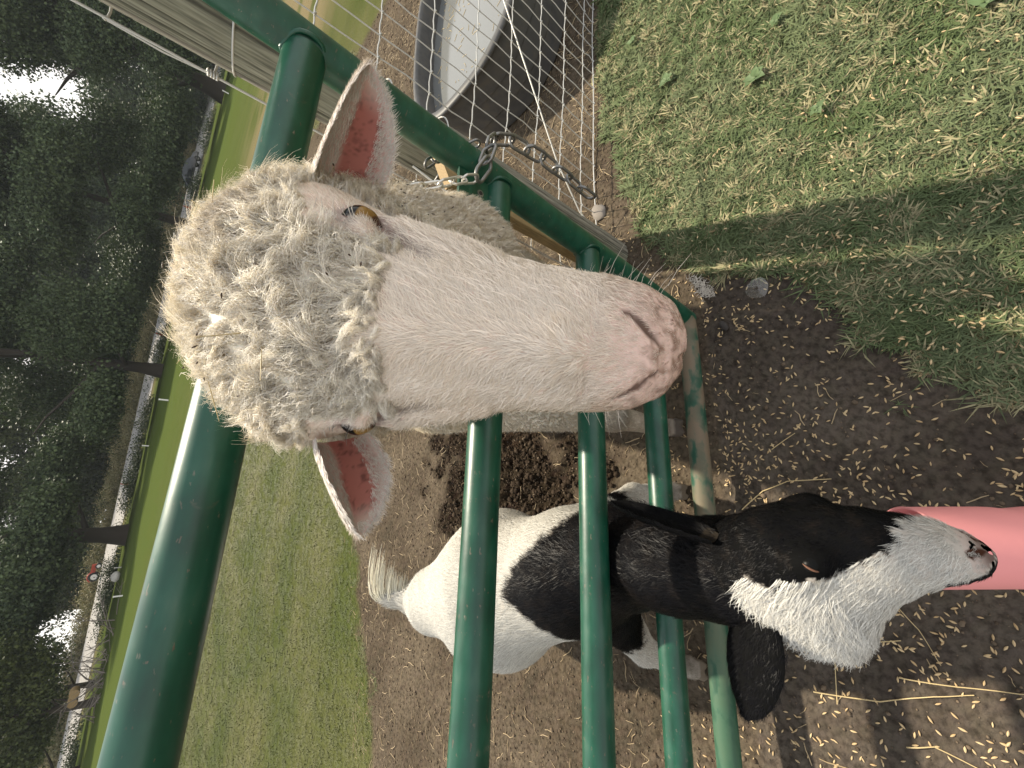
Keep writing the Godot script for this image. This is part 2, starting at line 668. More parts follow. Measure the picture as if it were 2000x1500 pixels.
func sheep_hair(p: Vector3, n: Vector3) -> Variant:
	var q := sheep_local(p)
	if q.length() > 0.3 or p.y < 0.6 or sheep_wool(p, q) > 0.014:
		return null
	for s in [-1.0, 1.0]:
		if (q - Vector3(s * 0.064, 0.004, 0.012)).length() < 0.0145:
			return null
		if nostril(q, s) < 0.0012:
			return null
	if n.dot((CAM - p).normalized()) < -0.25:
		return null
	var s := signf(q.x) * smoothstep(0.0, 0.012, absf(q.x - 0.003 * sin(q.y * 60.0)))
	var dir := Vector3(s * lerpf(0.75, 0.35, smoothstep(0.0, 0.04, absf(q.x))), -0.75, -0.4 * absf(s))
	if q.y > 0.15:
		dir = Vector3(q.x * 12.0, -0.6, 0.3)
	var nose := smoothstep(0.135, 0.185, q.y)
	var pad := smoothstep(0.150, 0.172, q.y) * (1.0 - smoothstep(0.012, 0.024, absf(q.x))) * smoothstep(-0.012, -0.004, q.z)
	var col := lin(0.95, 0.85, 0.735).lerp(lin(0.90, 0.755, 0.645), nose)
	var patch := 0.5 + 0.5 * nz1.get_noise_3d(p.x * 500.0, p.y * 500.0, p.z * 500.0)
	col = col.lerp(lin(0.90, 0.74, 0.55), 0.40 * patch * (1.0 - nose))
	var speck := nz2.get_noise_3d(p.x * 7000.0, p.y * 7000.0, p.z * 7000.0)
	col = col.lerp(lin(0.30, 0.17, 0.11), smoothstep(0.05, 0.3, speck) * smoothstep(0.164, 0.184, q.y) * 0.85)
	for e in [-1.0, 1.0]:
		col = col.lerp(lin(0.26, 0.18, 0.15), 0.8 * (1.0 - smoothstep(0.0, 0.005, tear_line(q, e))))
		var rim := (q - Vector3(e * 0.0605, 0.005, 0.014)).length()
		col = col.lerp(lin(0.20, 0.15, 0.14), 0.7 * (1.0 - smoothstep(0.0125, 0.0175, rim)))
	var len := lerpf(0.0135, 0.0046, nose)
	if q.y < 0.03:
		len = 0.0065
	return [lerpf(190000.0, 330000.0, nose) * (1.0 - 0.45 * pad) * (1.0 - 0.35 * smoothstep(0.168, 0.18, q.y)), len, SX * dir.x + SY * dir.y + SZ * dir.z, col, 0.05]


func sheep_locks(p: Vector3, n: Vector3) -> Variant:
	var q := sheep_local(p)
	var w := sheep_wool(p, q)
	if w < -0.002 or p.y < 0.3:
		return null
	if n.dot((CAM - p).normalized()) < -0.35:
		return null
	var crown := q.length() < 0.17 and q.z > -0.06
	# on the crown the locks part from the middle and fall outwards and back
	var dir := Vector3(q.x * 6.0, -0.5, 0.15)
	var wd := SX * dir.x + SY * dir.y + SZ * dir.z
	var len := 0.0085 * smoothstep(-0.004, 0.03, w) + 0.0115
	var patch := nz1.get_noise_3d(p.x * 300.0, p.y * 300.0, p.z * 300.0)
	var col := lin(0.98, 0.95, 0.895).lerp(lin(0.94, 0.875, 0.745), smoothstep(-0.1, 0.5, patch))
	if crown:
		var strip := nz2.get_noise_3d(p.x * 420.0, p.y * 420.0, p.z * 420.0)
		col = col.lerp(lin(0.55, 0.49, 0.44), 0.6 * smoothstep(0.10, 0.42, strip))
		var bend := Vector3(nz1.get_noise_3d(p.x * 700.0, p.y * 700.0, p.z * 700.0), nz2.get_noise_3d(p.y * 700.0, p.z * 700.0, p.x * 700.0), nz1.get_noise_3d(p.z * 700.0 + 50.0, p.x * 700.0, p.y * 700.0))
		return [36000.0 if w > 0.012 else 52000.0, len * 1.1, wd.normalized() + bend * 1.5, col, -0.40 * smoothstep(0.0, 0.02, w) + 0.25 * (1.0 - smoothstep(0.0, 0.012, w))]
	col = col.lerp(lin(0.80, 0.73, 0.63), 0.45)
	return [21000.0 if p.z > -0.4 else 9000.0, 0.018 if p.y > 0.55 else 0.015, Vector3(0.0, -0.8, 0.2), col, -0.3]


# a cupped leaf-shaped ear; returns its two skins as one surface dictionary, the inside first
func ear(base: Vector3, tip: Vector3, open: Vector3, half: float, cup: float, bend: float, rows: Array, nu := 52, nv := 35) -> Dictionary:
	var a := (tip - base)
	var al := a.length()
	a /= al
	var nn := (open - a * open.dot(a)).normalized()
	var w := nn.cross(a)
	var v := PackedVector3Array()
	var side := PackedFloat32Array()
	for lay in 2:
		for i in nu:
			var u := float(i) / (nu - 1)
			var f := u * (rows.size() - 1)
			var r0 := int(minf(f, rows.size() - 2))
			var hw: float = lerpf(rows[r0], rows[r0 + 1], f - r0) * half
			for j in nv:
				var s := lerpf(-1.0, 1.0, float(j) / (nv - 1))
				var th := s * 1.25
				var z := cup * hw * (1.0 - cos(th)) - bend * al * sin(u * PI)
				var p := base + a * (al * u) + w * (hw * sin(th) / 0.95) + nn * z
				var thick := 0.0032 * (1.0 - pow(absf(s), 4.0)) * (1.0 - 0.6 * u)
				v.append(p - nn * (thick if lay else 0.0) - w * (thick * s * 0.5 if lay else 0.0))
				side.append(s)
	var n := PackedVector3Array()
	n.resize(v.size())
	var k := PackedInt32Array()
	for lay in 2:
		for i in nu - 1:
			for j in nv - 1:
				var o := lay * nu * nv + i * nv + j
				for tr in [[o, o + 1, o + nv], [o + 1, o + nv + 1, o + nv]]:
					var fn := (v[tr[1]] - v[tr[0]]).cross(v[tr[2]] - v[tr[0]])
					if fn.dot(nn) * (1.0 if lay == 0 else -1.0) < 0.0:
						fn = -fn
					for q in tr:
						n[q] += fn
						k.append(q)
	for i in n.size():
		n[i] = n[i].normalized()
	return {"v": v, "n": n, "k": k, "half": nu * nv, "nv": nv, "nu": nu, "a": a, "w": w, "nn": nn, "base": base, "al": al, "hw": half, "rows": rows}


func make_sheep() -> void:
	var t := thing("sheep", "white woolly sheep with pink nose and ears, head through the green gate above the goat", "sheep")
	var g := Geo.new()
	var fine_lo := Vector3(-0.07, 0.86, 0.02)
	var fine_hi := Vector3(0.33, 1.27, 0.47)
	lay_slits()
	var d := nets(sheep_field, fine_lo, fine_hi, 0.0032, 3)
	pour(g, d, sheep_color)
	var d2 := nets(sheep_field, Vector3(-0.1, 0.0, -1.35), Vector3(0.9, 1.3, 0.5), 0.011, 2, AABB(fine_lo, fine_hi - fine_lo).grow(-0.012))
	pour(g, d2, sheep_color)
	var m := g.mesh()
	var rows := [0.86, 0.96, 1.0, 1.0, 0.95, 0.85, 0.69, 0.46, 0.10]
	var ears := [
		ear(Vector3(0.210, 1.108, 0.198), Vector3(0.2825, 1.105, 0.2495), Vector3(-0.06, -0.50, 0.85), 0.0325, 0.62, -0.05, rows),
		ear(Vector3(0.036, 1.076, 0.166), Vector3(-0.0285, 1.054, 0.177), Vector3(0.06, -0.48, 0.86), 0.0325, 0.62, -0.05, rows)]
	var eg := Geo.new()
	for e in ears:
		var f := eg.v.size()
		for i in e.v.size():
			var inner: bool = i < e.half
			var row: int = (i % e.half) / e.nv
			var u: float = float(row) / (e.nu - 1)
			var s: float = lerpf(-1.0, 1.0, float(i % e.nv) / (e.nv - 1)) * (1.0 if e.w.y > 0.0 else -1.0)
			var p: Vector3 = e.v[i]
			var col := lin(0.70, 0.56, 0.50)
			if inner:
				var rim := maxf(smoothstep(0.02, 0.22, s + 0.06 * sin(u * 9.0)), smoothstep(0.58, 0.86, maxf(-s, u * 1.02 - 0.1)))
				var fleck := nz2.get_noise_3d(p.x * 16000.0, p.y * 16000.0, p.z * 16000.0) * 0.7 + nz1.get_noise_3d(p.x * 4500.0, p.y * 4500.0, p.z * 4500.0)
				col = lin(0.52, 0.205, 0.18).lerp(lin(0.16, 0.06, 0.052), smoothstep(0.05, 0.6, fleck) * 0.75).lerp(lin(0.74, 0.60, 0.54), rim)
			eg.pt(p, e.n[i], col)
		for i in e.k:
			eg.k.append(f + i)
	eg.mesh(m)
	m.surface_set_material(0, M.skin)
	m.surface_set_material(1, M.ear)
	put("body", m, null, t)
	for s in [-1.0, 1.0]:
		var b := Geo.new()
		b.ball(Vector3.ZERO, Vector3(0.0122, 0.0122, 0.0122), 40, 30)
		for i in b.v.size():
			var u := b.v[i].normalized()
			var c := lin(0.17, 0.085, 0.020).lerp(lin(0.29, 0.175, 0.055), 0.5 + 0.5 * nz2.get_noise_3d(u.x * 300.0, u.y * 40.0, u.z * 300.0))
			if u.y < 0.30:
				c = lin(0.004, 0.004, 0.005)
			if u.y > 0.80:
				c = c.lerp(lin(0.07, 0.03, 0.02), smoothstep(0.80, 0.88, u.y))
			b.c[i] = c
		put("eye", b.mesh(), M.eye, t, Transform3D(Basis(SX, SY, SZ), sheep_world(Vector3(s * 0.0580, 0.004, 0.0115))))
	# coat
	var hairs := [hair_tuft(11, 8, 0.25, 0.025, 0.16, 0.5, 0.22), hair_tuft(12, 8, 0.25, 0.025, 0.24, 0.7, 0.26), hair_tuft(13, 7, 0.3, 0.028, 0.12, 0.3, 0.2)]
	var a1 := grow("hair", t, d, hairs, M.hair, 5, sheep_hair)
	var locks := []
	for i in 8:
		locks.append(wool_lock(40 + i, 52, 0.22, 0.0092, 0.055, 2.6))
	var a2 := grow("fleece", t, d, locks, M.wool, 6, sheep_locks)
	grow("leg_hair", t, d2, hairs, M.hair, 9, func(p: Vector3, n: Vector3) -> Variant:
		if p.y > 0.36 or p.y < 0.05 or p.z < -0.4:
			return null
		return [60000.0, lerpf(0.008, 0.016, smoothstep(0.1, 0.34, p.y)), Vector3(0, -1, 0.1), lin(0.56, 0.48, 0.38).lerp(lin(0.30, 0.24, 0.18), smoothstep(0.16, 0.06, p.y)), 0.15])
	var a3 := grow("fleece", t, d2, locks, M.wool, 7, sheep_locks)
	var a4 := 0
	for e in ears:
		var a: Vector3 = e.a
		var w: Vector3 = e.w
		var c0: Vector3 = e.base
		var al: float = e.al
		var hw: float = e.hw
		var prof: Array = e.rows
		var nn: Vector3 = e.nn
		var fuzz := func(p: Vector3, n: Vector3) -> Variant:
			var s := n.dot(nn)
			var along := (p - c0).dot(a)
			var inside := s > 0.25
			var u := clampf((p - c0).dot(a) / al, 0.0, 1.0)
			var f := u * (prof.size() - 1)
			var r0 := mini(int(f), prof.size() - 2)
			var lat := (p - c0).dot(w) / (hw * lerpf(prof[r0], prof[r0 + 1], f - r0))
			var la := lat * signf(w.y)
			if inside and la < 0.12 and la > -0.62 and u < 0.86:
				return null
			return [330000.0, 0.0085 if not inside else 0.006, a * 0.8 + w * signf(lat) * 0.3, lin(0.82, 0.76, 0.70), 0.08]
		a4 += grow("ear_hair", t, e, hairs, M.hair, 8, fuzz)
	# lashes, brow hairs and whiskers
	var wh := Geo.new()
	rng.seed = 77
	for i in 40:
		var s := -1.0 if i % 3 else 1.0
		var q := Vector3(s * rng.randf_range(0.030, 0.038), rng.randf_range(0.135, 0.185), rng.randf_range(-0.04, -0.005))
		var w := sheep_world(q)
		var o := (SX * s + SY * rng.randf_range(-0.2, 0.4) + SZ * rng.randf_range(-0.3, 0.4)).normalized()
		var l := rng.randf_range(0.008, 0.024)
		wh.tube([w, w + o * l * 0.5 + SY * 0.001, w + o * l + SY * 0.004], [0.00018, 0.00015, 0.00005], 4, lin(0.7, 0.62, 0.52), false)
	for i in 14:
		var s := -1.0 if i % 2 else 1.0
		var w := sheep_world(Vector3(s * 0.0605, rng.randf_range(-0.022, 0.012), rng.randf_range(0.021, 0.026)))
		var o := (SX * s * rng.randf_range(0.7, 1.2) + SY * rng.randf_range(-0.6, 0.1) + SZ * rng.randf_range(0.1, 0.6)).normalized()
		var l := rng.randf_range(0.006, 0.013)
		wh.tube([w, w + o * l * 0.5 + SZ * 0.002, w + o * l - SZ * 0.001], [0.00025, 0.0002, 0.00008], 4, lin(0.6, 0.55, 0.48) if i % 4 else lin(0.1, 0.08, 0.07), false)
	put("whiskers", wh.mesh(), M.hair, t).set_meta("kind", "stuff")
	# seeds, chaff and bits of straw caught in the fleece
	var ch := Geo.new()
	var dv: PackedVector3Array = d.v
	var dn: PackedVector3Array = d.n
	rng.seed = 131
	for i in 300:
		var j := rng.randi() % dv.size()
		var w := sheep_wool(dv[j], sheep_local(dv[j]))
		var ql := sheep_local(dv[j])
		if w < 0.006 or absf(ql.x) > 0.045 and ql.y > -0.03 and ql.z > -0.03 or dn[j].dot((CAM - dv[j]).normalized()) < 0.0:
			continue
		var p := dv[j] + dn[j] * rng.randf_range(0.007, 0.014)
		var o := (Vector3(rng.randfn(0, 1), rng.randfn(0, 1), rng.randfn(0, 1)) + dn[j] * -0.3).normalized()
		var l := rng.randf_range(0.0008, 0.0022) if i % 9 else rng.randf_range(0.006, 0.013)
		var c := lin(0.06, 0.042, 0.03) if i % 9 else lin(0.42, 0.33, 0.18)
		ch.tube([p - o * l, p, p + o * l], [0.0003, 0.0006 if i % 9 else 0.00035, 0.0002], 5, c, true)
	put("chaff", ch.mesh(), M.coat, t).set_meta("kind", "stuff")
	print("sheep ", d.v.size(), " ", d2.v.size(), " hair ", a1, " locks ", a2, " ", a3, " ear ", a4)


# ------------------------------------------------------------------ the goat
const GO := Vector3(-0.0909, 0.5552, 0.3216)
const GX := Vector3(-0.6551, 0.7489, 0.1003)
const GY := Vector3(0.2357, 0.0764, 0.9688)
const GZ := Vector3(0.7179, 0.6583, -0.2266)
var goat_st := PackedVector4Array([Vector4(-0.085, 0.046, 0.058, -0.062), Vector4(-0.06, 0.056, 0.078, -0.088), Vector4(-0.03, 0.063, 0.090, -0.109), Vector4(0.0, 0.064, 0.090, -0.107), Vector4(0.025, 0.058, 0.080, -0.085), Vector4(0.05, 0.050, 0.074, -0.056), Vector4(0.075, 0.042, 0.064, -0.038), Vector4(0.10, 0.034, 0.052, -0.030), Vector4(0.125, 0.030, 0.036, -0.027), Vector4(0.143, 0.024, 0.018, -0.023), Vector4(0.152, 0.014, 0.005, -0.018), Vector4(0.156, 0.006, -0.002, -0.012)])


func goat_local(p: Vector3) -> Vector3:
	var r := p - GO
	return Vector3(r.dot(GX), r.dot(GY), r.dot(GZ))


func goat_world(q: Vector3) -> Vector3:
	return GO + GX * q.x + GY * q.y + GZ * q.z


func goat_field(p: Vector3) -> float:
	var q := goat_local(p)
	var ql := q.length()
	var d := 1.0
	if ql < 0.26:
		d = loft(q, goat_st, 2.1)
		for s in [-1.0, 1.0]:
			d = smin(d, ell(q - Vector3(s * 0.040, 0.022, 0.052), Vector3(0.020, 0.026, 0.019)), 0.014)
			d = -smin(-d, cap(q, Vector3(s * 0.0145, 0.142, 0.012), Vector3(s * 0.0075, 0.1535, 0.007), 0.0028, 0.0034), 0.003)
		d = -smin(-d, cap(q, Vector3(0.024, 0.112, -0.018), Vector3(0.012, 0.150, -0.010), 0.0012, 0.0012), 0.004)
	else:
		d = ql - 0.16
	var b := cap(p, Vector3(-0.104, 0.535, 0.235), Vector3(-0.112, 0.50, 0.12), 0.070, 0.067)
	b = smin(b, cap(p, Vector3(-0.112, 0.50, 0.12), Vector3(-0.125, 0.432, -0.03), 0.067, 0.082), 0.03)
	b = smin(b, cap(p, Vector3(-0.125, 0.432, -0.03), Vector3(-0.165, 0.395, -0.17), 0.082, 0.118), 0.05)
	b = smin(b, cap(p, Vector3(-0.165, 0.385, -0.17), Vector3(-0.245, 0.355, -0.45), 0.122, 0.168), 0.06)
	b = smin(b, ell(p - Vector3(-0.255, 0.335, -0.49), Vector3(0.205, 0.165, 0.17)), 0.05)
	b = smin(b, cap(p, Vector3(-0.25, 0.38, -0.48), Vector3(-0.312, 0.405, -0.70), 0.145, 0.098), 0.06)
	# legs
	b = smin(b, cap(p, Vector3(-0.255, 0.33, -0.13), Vector3(-0.365, 0.20, -0.135), 0.055, 0.030), 0.04)
	b = smin(b, cap(p, Vector3(-0.365, 0.20, -0.135), Vector3(-0.425, 0.055, -0.118), 0.029, 0.021), 0.015)
	b = smin(b, cap(p, Vector3(-0.07, 0.33, -0.13), Vector3(-0.01, 0.19, -0.14), 0.055, 0.030), 0.04)
	b = smin(b, cap(p, Vector3(-0.01, 0.19, -0.14), Vector3(0.0, 0.05, -0.12), 0.029, 0.021), 0.015)
	for s in [-1.0, 1.0]:
		b = smin(b, cap(p, Vector3(-0.43 + s * 0.010, 0.04, -0.110), Vector3(-0.44 + s * 0.013, 0.014, -0.085), 0.016, 0.011), 0.008)
		b = smin(b, cap(p, Vector3(0.0 + s * 0.010, 0.04, -0.112), Vector3(0.0 + s * 0.013, 0.014, -0.085), 0.016, 0.011), 0.008)
		b = smin(b, cap(p, Vector3(-0.30 + s * 0.10, 0.33, -0.64), Vector3(-0.31 + s * 0.11, 0.21, -0.76), 0.075, 0.035), 0.04)
		b = smin(b, cap(p, Vector3(-0.31 + s * 0.11, 0.21, -0.76), Vector3(-0.31 + s * 0.11, 0.02, -0.73), 0.030, 0.022), 0.015)
	b = smin(b, cap(p, Vector3(-0.318, 0.46, -0.765), Vector3(-0.318, 0.505, -0.83), 0.030, 0.018), 0.03)
	return smin(d, b, 0.03)


# 0 black ... 1 white
func goat_white(p: Vector3, q: Vector3) -> float:
	var r := 0.008 * nz1.get_noise_3d(p.x * 900.0, p.y * 900.0, p.z * 900.0) + 0.008 * nz2.get_noise_3d(p.x * 4000.0, p.y * 4000.0, p.z * 4000.0)
	if q.y > -0.075 and q.length() < 0.2 and p.z > 0.1:
		if q.x < -0.010 + 0.10 * maxf(0.0, q.y - 0.06) and q.y < 0.118:
			return 0.0
		var zb := 0.043
		if q.y > 0.05:
			zb = 0.0435
		if q.y > 0.108:
			zb = 0.09
		zb += 0.004 * sin(q.y * 70.0)
		var yb := lerpf(-0.026, -0.056, clampf((q.z + 0.045) / 0.085, 0.0, 1.0))
		if q.z > zb + r or q.y < yb + r or q.z < -0.099 + r:
			return 0.0
		return 1.0
	if p.y < 0.33 and p.z > -0.3 and p.z < 0.05:
		return 1.0 if p.y < 0.275 + r * 3.0 else 0.0
	var x := p.x
	var zb2 := -0.286
	if x > -0.228:
		zb2 = lerpf(-0.286, -0.10, pow(clampf((x + 0.228) / 0.19, 0.0, 1.0), 1.25))
	else:
		zb2 = lerpf(-0.286, -0.14, pow(clampf((-0.228 - x) / 0.085, 0.0, 1.0), 0.9))
	if p.y < 0.36:
		zb2 += (0.36 - p.y) * 0.3
	if p.z > zb2 + r * 2.0:
		return 0.0
	if p.z < -0.745 and p.y < 0.44 and absf(p.x + 0.316) < 0.06:
		return 0.12
	return 1.0


func goat_color(p: Vector3, n: Vector3) -> Color:
	var q := goat_local(p)
	if p.y < 0.032 and p.z < 0.05:
		return lin(0.16, 0.13, 0.10)
	if q.length() < 0.2 and q.y > 0.112:
		var nos := cap(Vector3(absf(q.x), q.y, q.z), Vector3(0.0145, 0.142, 0.012), Vector3(0.0075, 0.1535, 0.007), 0.0030, 0.0036)
		if nos < 0.0010:
			return lin(0.05, 0.022, 0.014)
		if q.y > 0.140 and q.z > -0.004:
			return lin(0.40, 0.33, 0.29).lerp(lin(0.13, 0.09, 0.075), smoothstep(0.143, 0.153, q.y))
		if q.z < -0.006:
			return lin(0.012, 0.012, 0.014)
	return lin(0.005, 0.005, 0.006).lerp(lin(0.40, 0.36, 0.31), goat_white(p, q))


func goat_hair(p: Vector3, n: Vector3) -> Variant:
	var q := goat_local(p)
	if p.y < 0.035:
		return null
	var face := n.dot((CAM - p).normalized())
	if face < -0.3:
		return null
	var white := goat_white(p, q)
	var dir := Vector3(-0.16, -0.12, -1.0)
	var len := 0.020
	var dens := 38000.0
	var lift := 0.12
	var brown := smoothstep(0.1, 0.5, nz2.get_noise_3d(p.x * 2500.0, p.y * 2500.0, p.z * 2500.0))
	var col := lin(0.0065, 0.0062, 0.0075).lerp(lin(0.018, 0.014, 0.012), brown).lerp(lin(0.77, 0.74, 0.67), white)
	if q.length() < 0.2 and q.y > -0.085 and p.z > 0.1:
		if q.y > 0.136 or (q.z < -0.006 and q.y > 0.112):
			if q.y > 0.149:
				return null
			len = 0.005
			col = col.lerp(lin(0.30, 0.25, 0.22), 0.45 * smoothstep(0.136, 0.148, q.y))
			if q.z < -0.006:
				col = lin(0.008, 0.008, 0.009)
		dens = 80000.0
		dir = -GY + GZ * -0.55 + GX * 0.1
		len = minf(len, lerpf(0.018, 0.010, smoothstep(0.0, 0.12, q.y)))
		if white > 0.5 and q.y < 0.03:
			len = 0.027
			lift = 0.26
			dir = -GY * 0.7 - GZ * 0.9
		if (q - Vector3(0.047, 0.026, 0.056)).length() < 0.017:
			return null
		if white < 0.5 and q.z > 0.03:
			len = 0.007
	elif p.y < 0.3:
		dir = Vector3(0, -1, 0)
		len = 0.012
	elif p.z > -0.1:
		dir = Vector3(-0.05, -0.35, -1.0)
		len = 0.021
		dens = 60000.0
	if p.z < -0.755 and white > 0.5:
		len = 0.028
		lift = 0.3
		dir = Vector3(0.1, 0.5, -0.6)
	if p.y < 0.16 and p.z < 0.05:
		col = col.lerp(lin(0.22, 0.17, 0.12), 0.75 * smoothstep(0.15, 0.03, p.y + 0.05 * nz1.get_noise_3d(p.x * 900.0, p.y * 900.0, p.z * 900.0)))
	return [dens, len, dir, col, lift]


func make_goat() -> void:
	var t := thing("goat", "black and white goat reaching its head out between the lower rails of the green gate", "goat")
	var g := Geo.new()
	var lo := Vector3(-0.24, 0.40, 0.13)
	var hi := Vector3(0.04, 0.68, 0.50)
	var d := nets(goat_field, lo, hi, 0.0036, 3)
	pour(g, d, goat_color)
	var d2 := nets(goat_field, Vector3(-0.56, -0.01, -0.95), Vector3(0.12, 0.72, 0.52), 0.009, 2, AABB(lo, hi - lo).grow(-0.01))
	pour(g, d2, goat_color)
	var m := g.mesh()
	var rows := [0.50, 0.72, 0.90, 1.0, 1.0, 0.92, 0.78, 0.56, 0.14]
	var ears := [
		ear(Vector3(-0.135, 0.588, 0.270), Vector3(-0.268, 0.572, 0.228), Vector3(-0.1, -0.75, 0.3), 0.040, 0.30, 0.05, rows),
		ear(Vector3(-0.062, 0.612, 0.235), Vector3(-0.015, 0.620, 0.085), Vector3(0.85, 0.25, 0.2), 0.024, 0.8, 0.03, rows)]
	var eg := Geo.new()
	for e in ears:
		var f := eg.v.size()
		for i in e.v.size():
			var u: float = float((i % e.half) / e.nv) / (e.nu - 1)
			eg.pt(e.v[i], e.n[i], lin(0.006, 0.006, 0.007) if i >= e.half or u > 0.12 else lin(0.02, 0.016, 0.015))
		for i in e.k:
			eg.k.append(f + i)
	eg.mesh(m)
	m.surface_set_material(0, M.hide)
	m.surface_set_material(1, M.hide)
	put("body", m, null, t)
	var hairs := [hair_tuft(21, 11, 0.26, 0.019, 0.16, 0.5, 0.22, 4, 0.55), hair_tuft(22, 11, 0.26, 0.019, 0.24, 0.6, 0.28, 4, 0.55), hair_tuft(23, 10, 0.30, 0.021, 0.12, 0.3, 0.18, 4, 0.5)]
	var a1 := grow("hair", t, d, hairs, M.coat, 15, goat_hair)
	var a2 := grow("hair", t, d2, hairs, M.coat, 16, goat_hair)
	for e in ears:
		var a: Vector3 = e.a
		var fuzz := func(p: Vector3, n: Vector3) -> Variant:
			return [42000.0, 0.010, a, lin(0.0065, 0.0062, 0.0075), 0.1]
		grow("ear_hair", t, e, hairs, M.coat, 18, fuzz)
	# the half-closed eye
	var b := Geo.new()
	var ec := Vector3(0.049, 0.028, 0.058)
	b.ball(ec, Vector3(0.0098, 0.0105, 0.0098), 20, 14, lin(0.006, 0.005, 0.005))
	put("eye", b.mesh(), M.goat_eye, t, Transform3D(Basis(GX, GY, GZ), GO))
	b = Geo.new()
	var lid := []
	for i in 9:
		var u := lerpf(-1.0, 1.0, i / 8.0)
		var an := u * 0.95
		var dd := Vector3(cos(an), 0.62 * sin(an) + 0.20 * cos(an), -0.78 * sin(an) + 0.25 * cos(an)).normalized()
		lid.append(ec + dd * 0.0101)
	b.tube(lid, [0.0004, 0.0008, 0.0011, 0.0012, 0.0012, 0.0012, 0.0011, 0.0008, 0.0004], 8, lin(0.13, 0.058, 0.028), true)
	put("eyelid", b.mesh(), M.skin, t, Transform3D(Basis(GX, GY, GZ), GO))
	# the long hair of the upturned tail
	b = Geo.new()
	rng.seed = 91
	for i in 170:
		var u := rng.randf()
		var root := Vector3(-0.318, 0.46, -0.775).lerp(Vector3(-0.318, 0.52, -0.84), u) + Vector3(rng.randfn(0, 0.006), rng.randfn(0, 0.006), rng.randfn(0, 0.006))
		var l := lerpf(0.05, 0.135, u * u) * rng.randf_range(0.7, 1.1)
		var o := Vector3(rng.randfn(-0.05, 0.09), rng.randf_range(0.45, 0.65), rng.randfn(-0.45, 0.08)).normalized()
		var o2 := Vector3(1.75, -0.25, 0.45)
		var pts := []
		for s in 6:
			var w := s / 5.0
			pts.append(root + o * l * w * (1.0 - 0.35 * w) + o2 * l * 0.75 * w * w)
		var tone := rng.randf_range(0.85, 1.0)
		b.tube(pts, [0.0012, 0.0012, 0.0011, 0.0009, 0.0006, 0.0002], 4, lin(0.84 * tone, 0.80 * tone, 0.66 * tone), false)
	put("tail_hair", b.mesh(), M.coat, t).set_meta("kind", "stuff")
	print("goat ", d.v.size(), " ", d2.v.size(), " hair ", a1, " ", a2)


# ------------------------------------------------------------------ ground
var grass_edge := PackedVector2Array([Vector2(460, -0.20), Vector2(3.6, -0.20), Vector2(2.033, -0.23), Vector2(1.739, -0.264), Vector2(1.388, -0.252), Vector2(1.14, -0.202), Vector2(0.895, -0.15), Vector2(0.714, -0.057), Vector2(0.60, 0.098), Vector2(0.554, 0.27), Vector2(0.407, 0.331), Vector2(0.298, 0.359), Vector2(0.283, 0.417), Vector2(0.236, 0.477), Vector2(0.189, 0.503), Vector2(0.15, 0.557), Vector2(0.10, 0.8), Vector2(0.1, 2.2), Vector2(0.3, 14.0), Vector2(460, 14.0)])


func wob(x: float, z: float) -> Vector2:
	return Vector2(x + 0.05 * nz1.get_noise_2d(x * 300.0, z * 300.0), z + 0.05 * nz1.get_noise_2d(x * 300.0 + 900.0, z * 300.0))


func in_grass(x: float, z: float) -> bool:
	return z > -0.36 and Geometry2D.is_point_in_polygon(wob(x, z), grass_edge)


# how far (m) into the mown lawn inside the pen
func into_lawn(x: float, z: float) -> float:
	var w := wob(x * 0.6, z * 0.6) / 0.6
	var edge := -2.364 - 0.408 * x
	if x > 0.6:
		edge -= (x - 0.6) * 0.35
	return maxf(edge - w.y, maxf(x - 4.8, -3.4 - x)) + 0.10 * nz1.get_noise_2d(x * 90.0, z * 90.0)


func churn(x: float, z: float) -> float:
	var a := 1.0 - smoothstep(0.55, 1.0, Vector2((x - 0.06) / 0.34, (z + 0.92) / 0.62).length() + 0.45 * nz1.get_noise_2d(x * 160.0, z * 160.0) + 0.2 * nz2.get_noise_2d(x * 500.0, z * 500.0))
	return a


func rise(z: float) -> float:
	return clampf((-z - 53.0) * 0.075, 0.0, 1.5)


func ground_y(x: float, z: float) -> float:
	var y := rise(z)
	if z < 3.0 and z > -9.0 and absf(x) < 8.0:
		y += 0.006 * nz1.get_noise_2d(x * 60.0, z * 60.0)
		if z < 0.05 and into_lawn(x, z) < 0.0:
			y += 0.006 * nz1.get_noise_2d(x * 700.0, z * 700.0) + 0.004 * nz2.get_noise_2d(x * 1500.0, z * 1500.0)
		else:
			y += 0.0015 * nz1.get_noise_2d(x * 700.0, z * 700.0)
		var k := churn(x, z)
		if k > 0.0:
			y += k * (0.026 * nz2.get_noise_2d(x * 620.0, z * 620.0) + 0.012 * nz1.get_noise_2d(x * 1300.0, z * 1300.0) - 0.006)
	return y


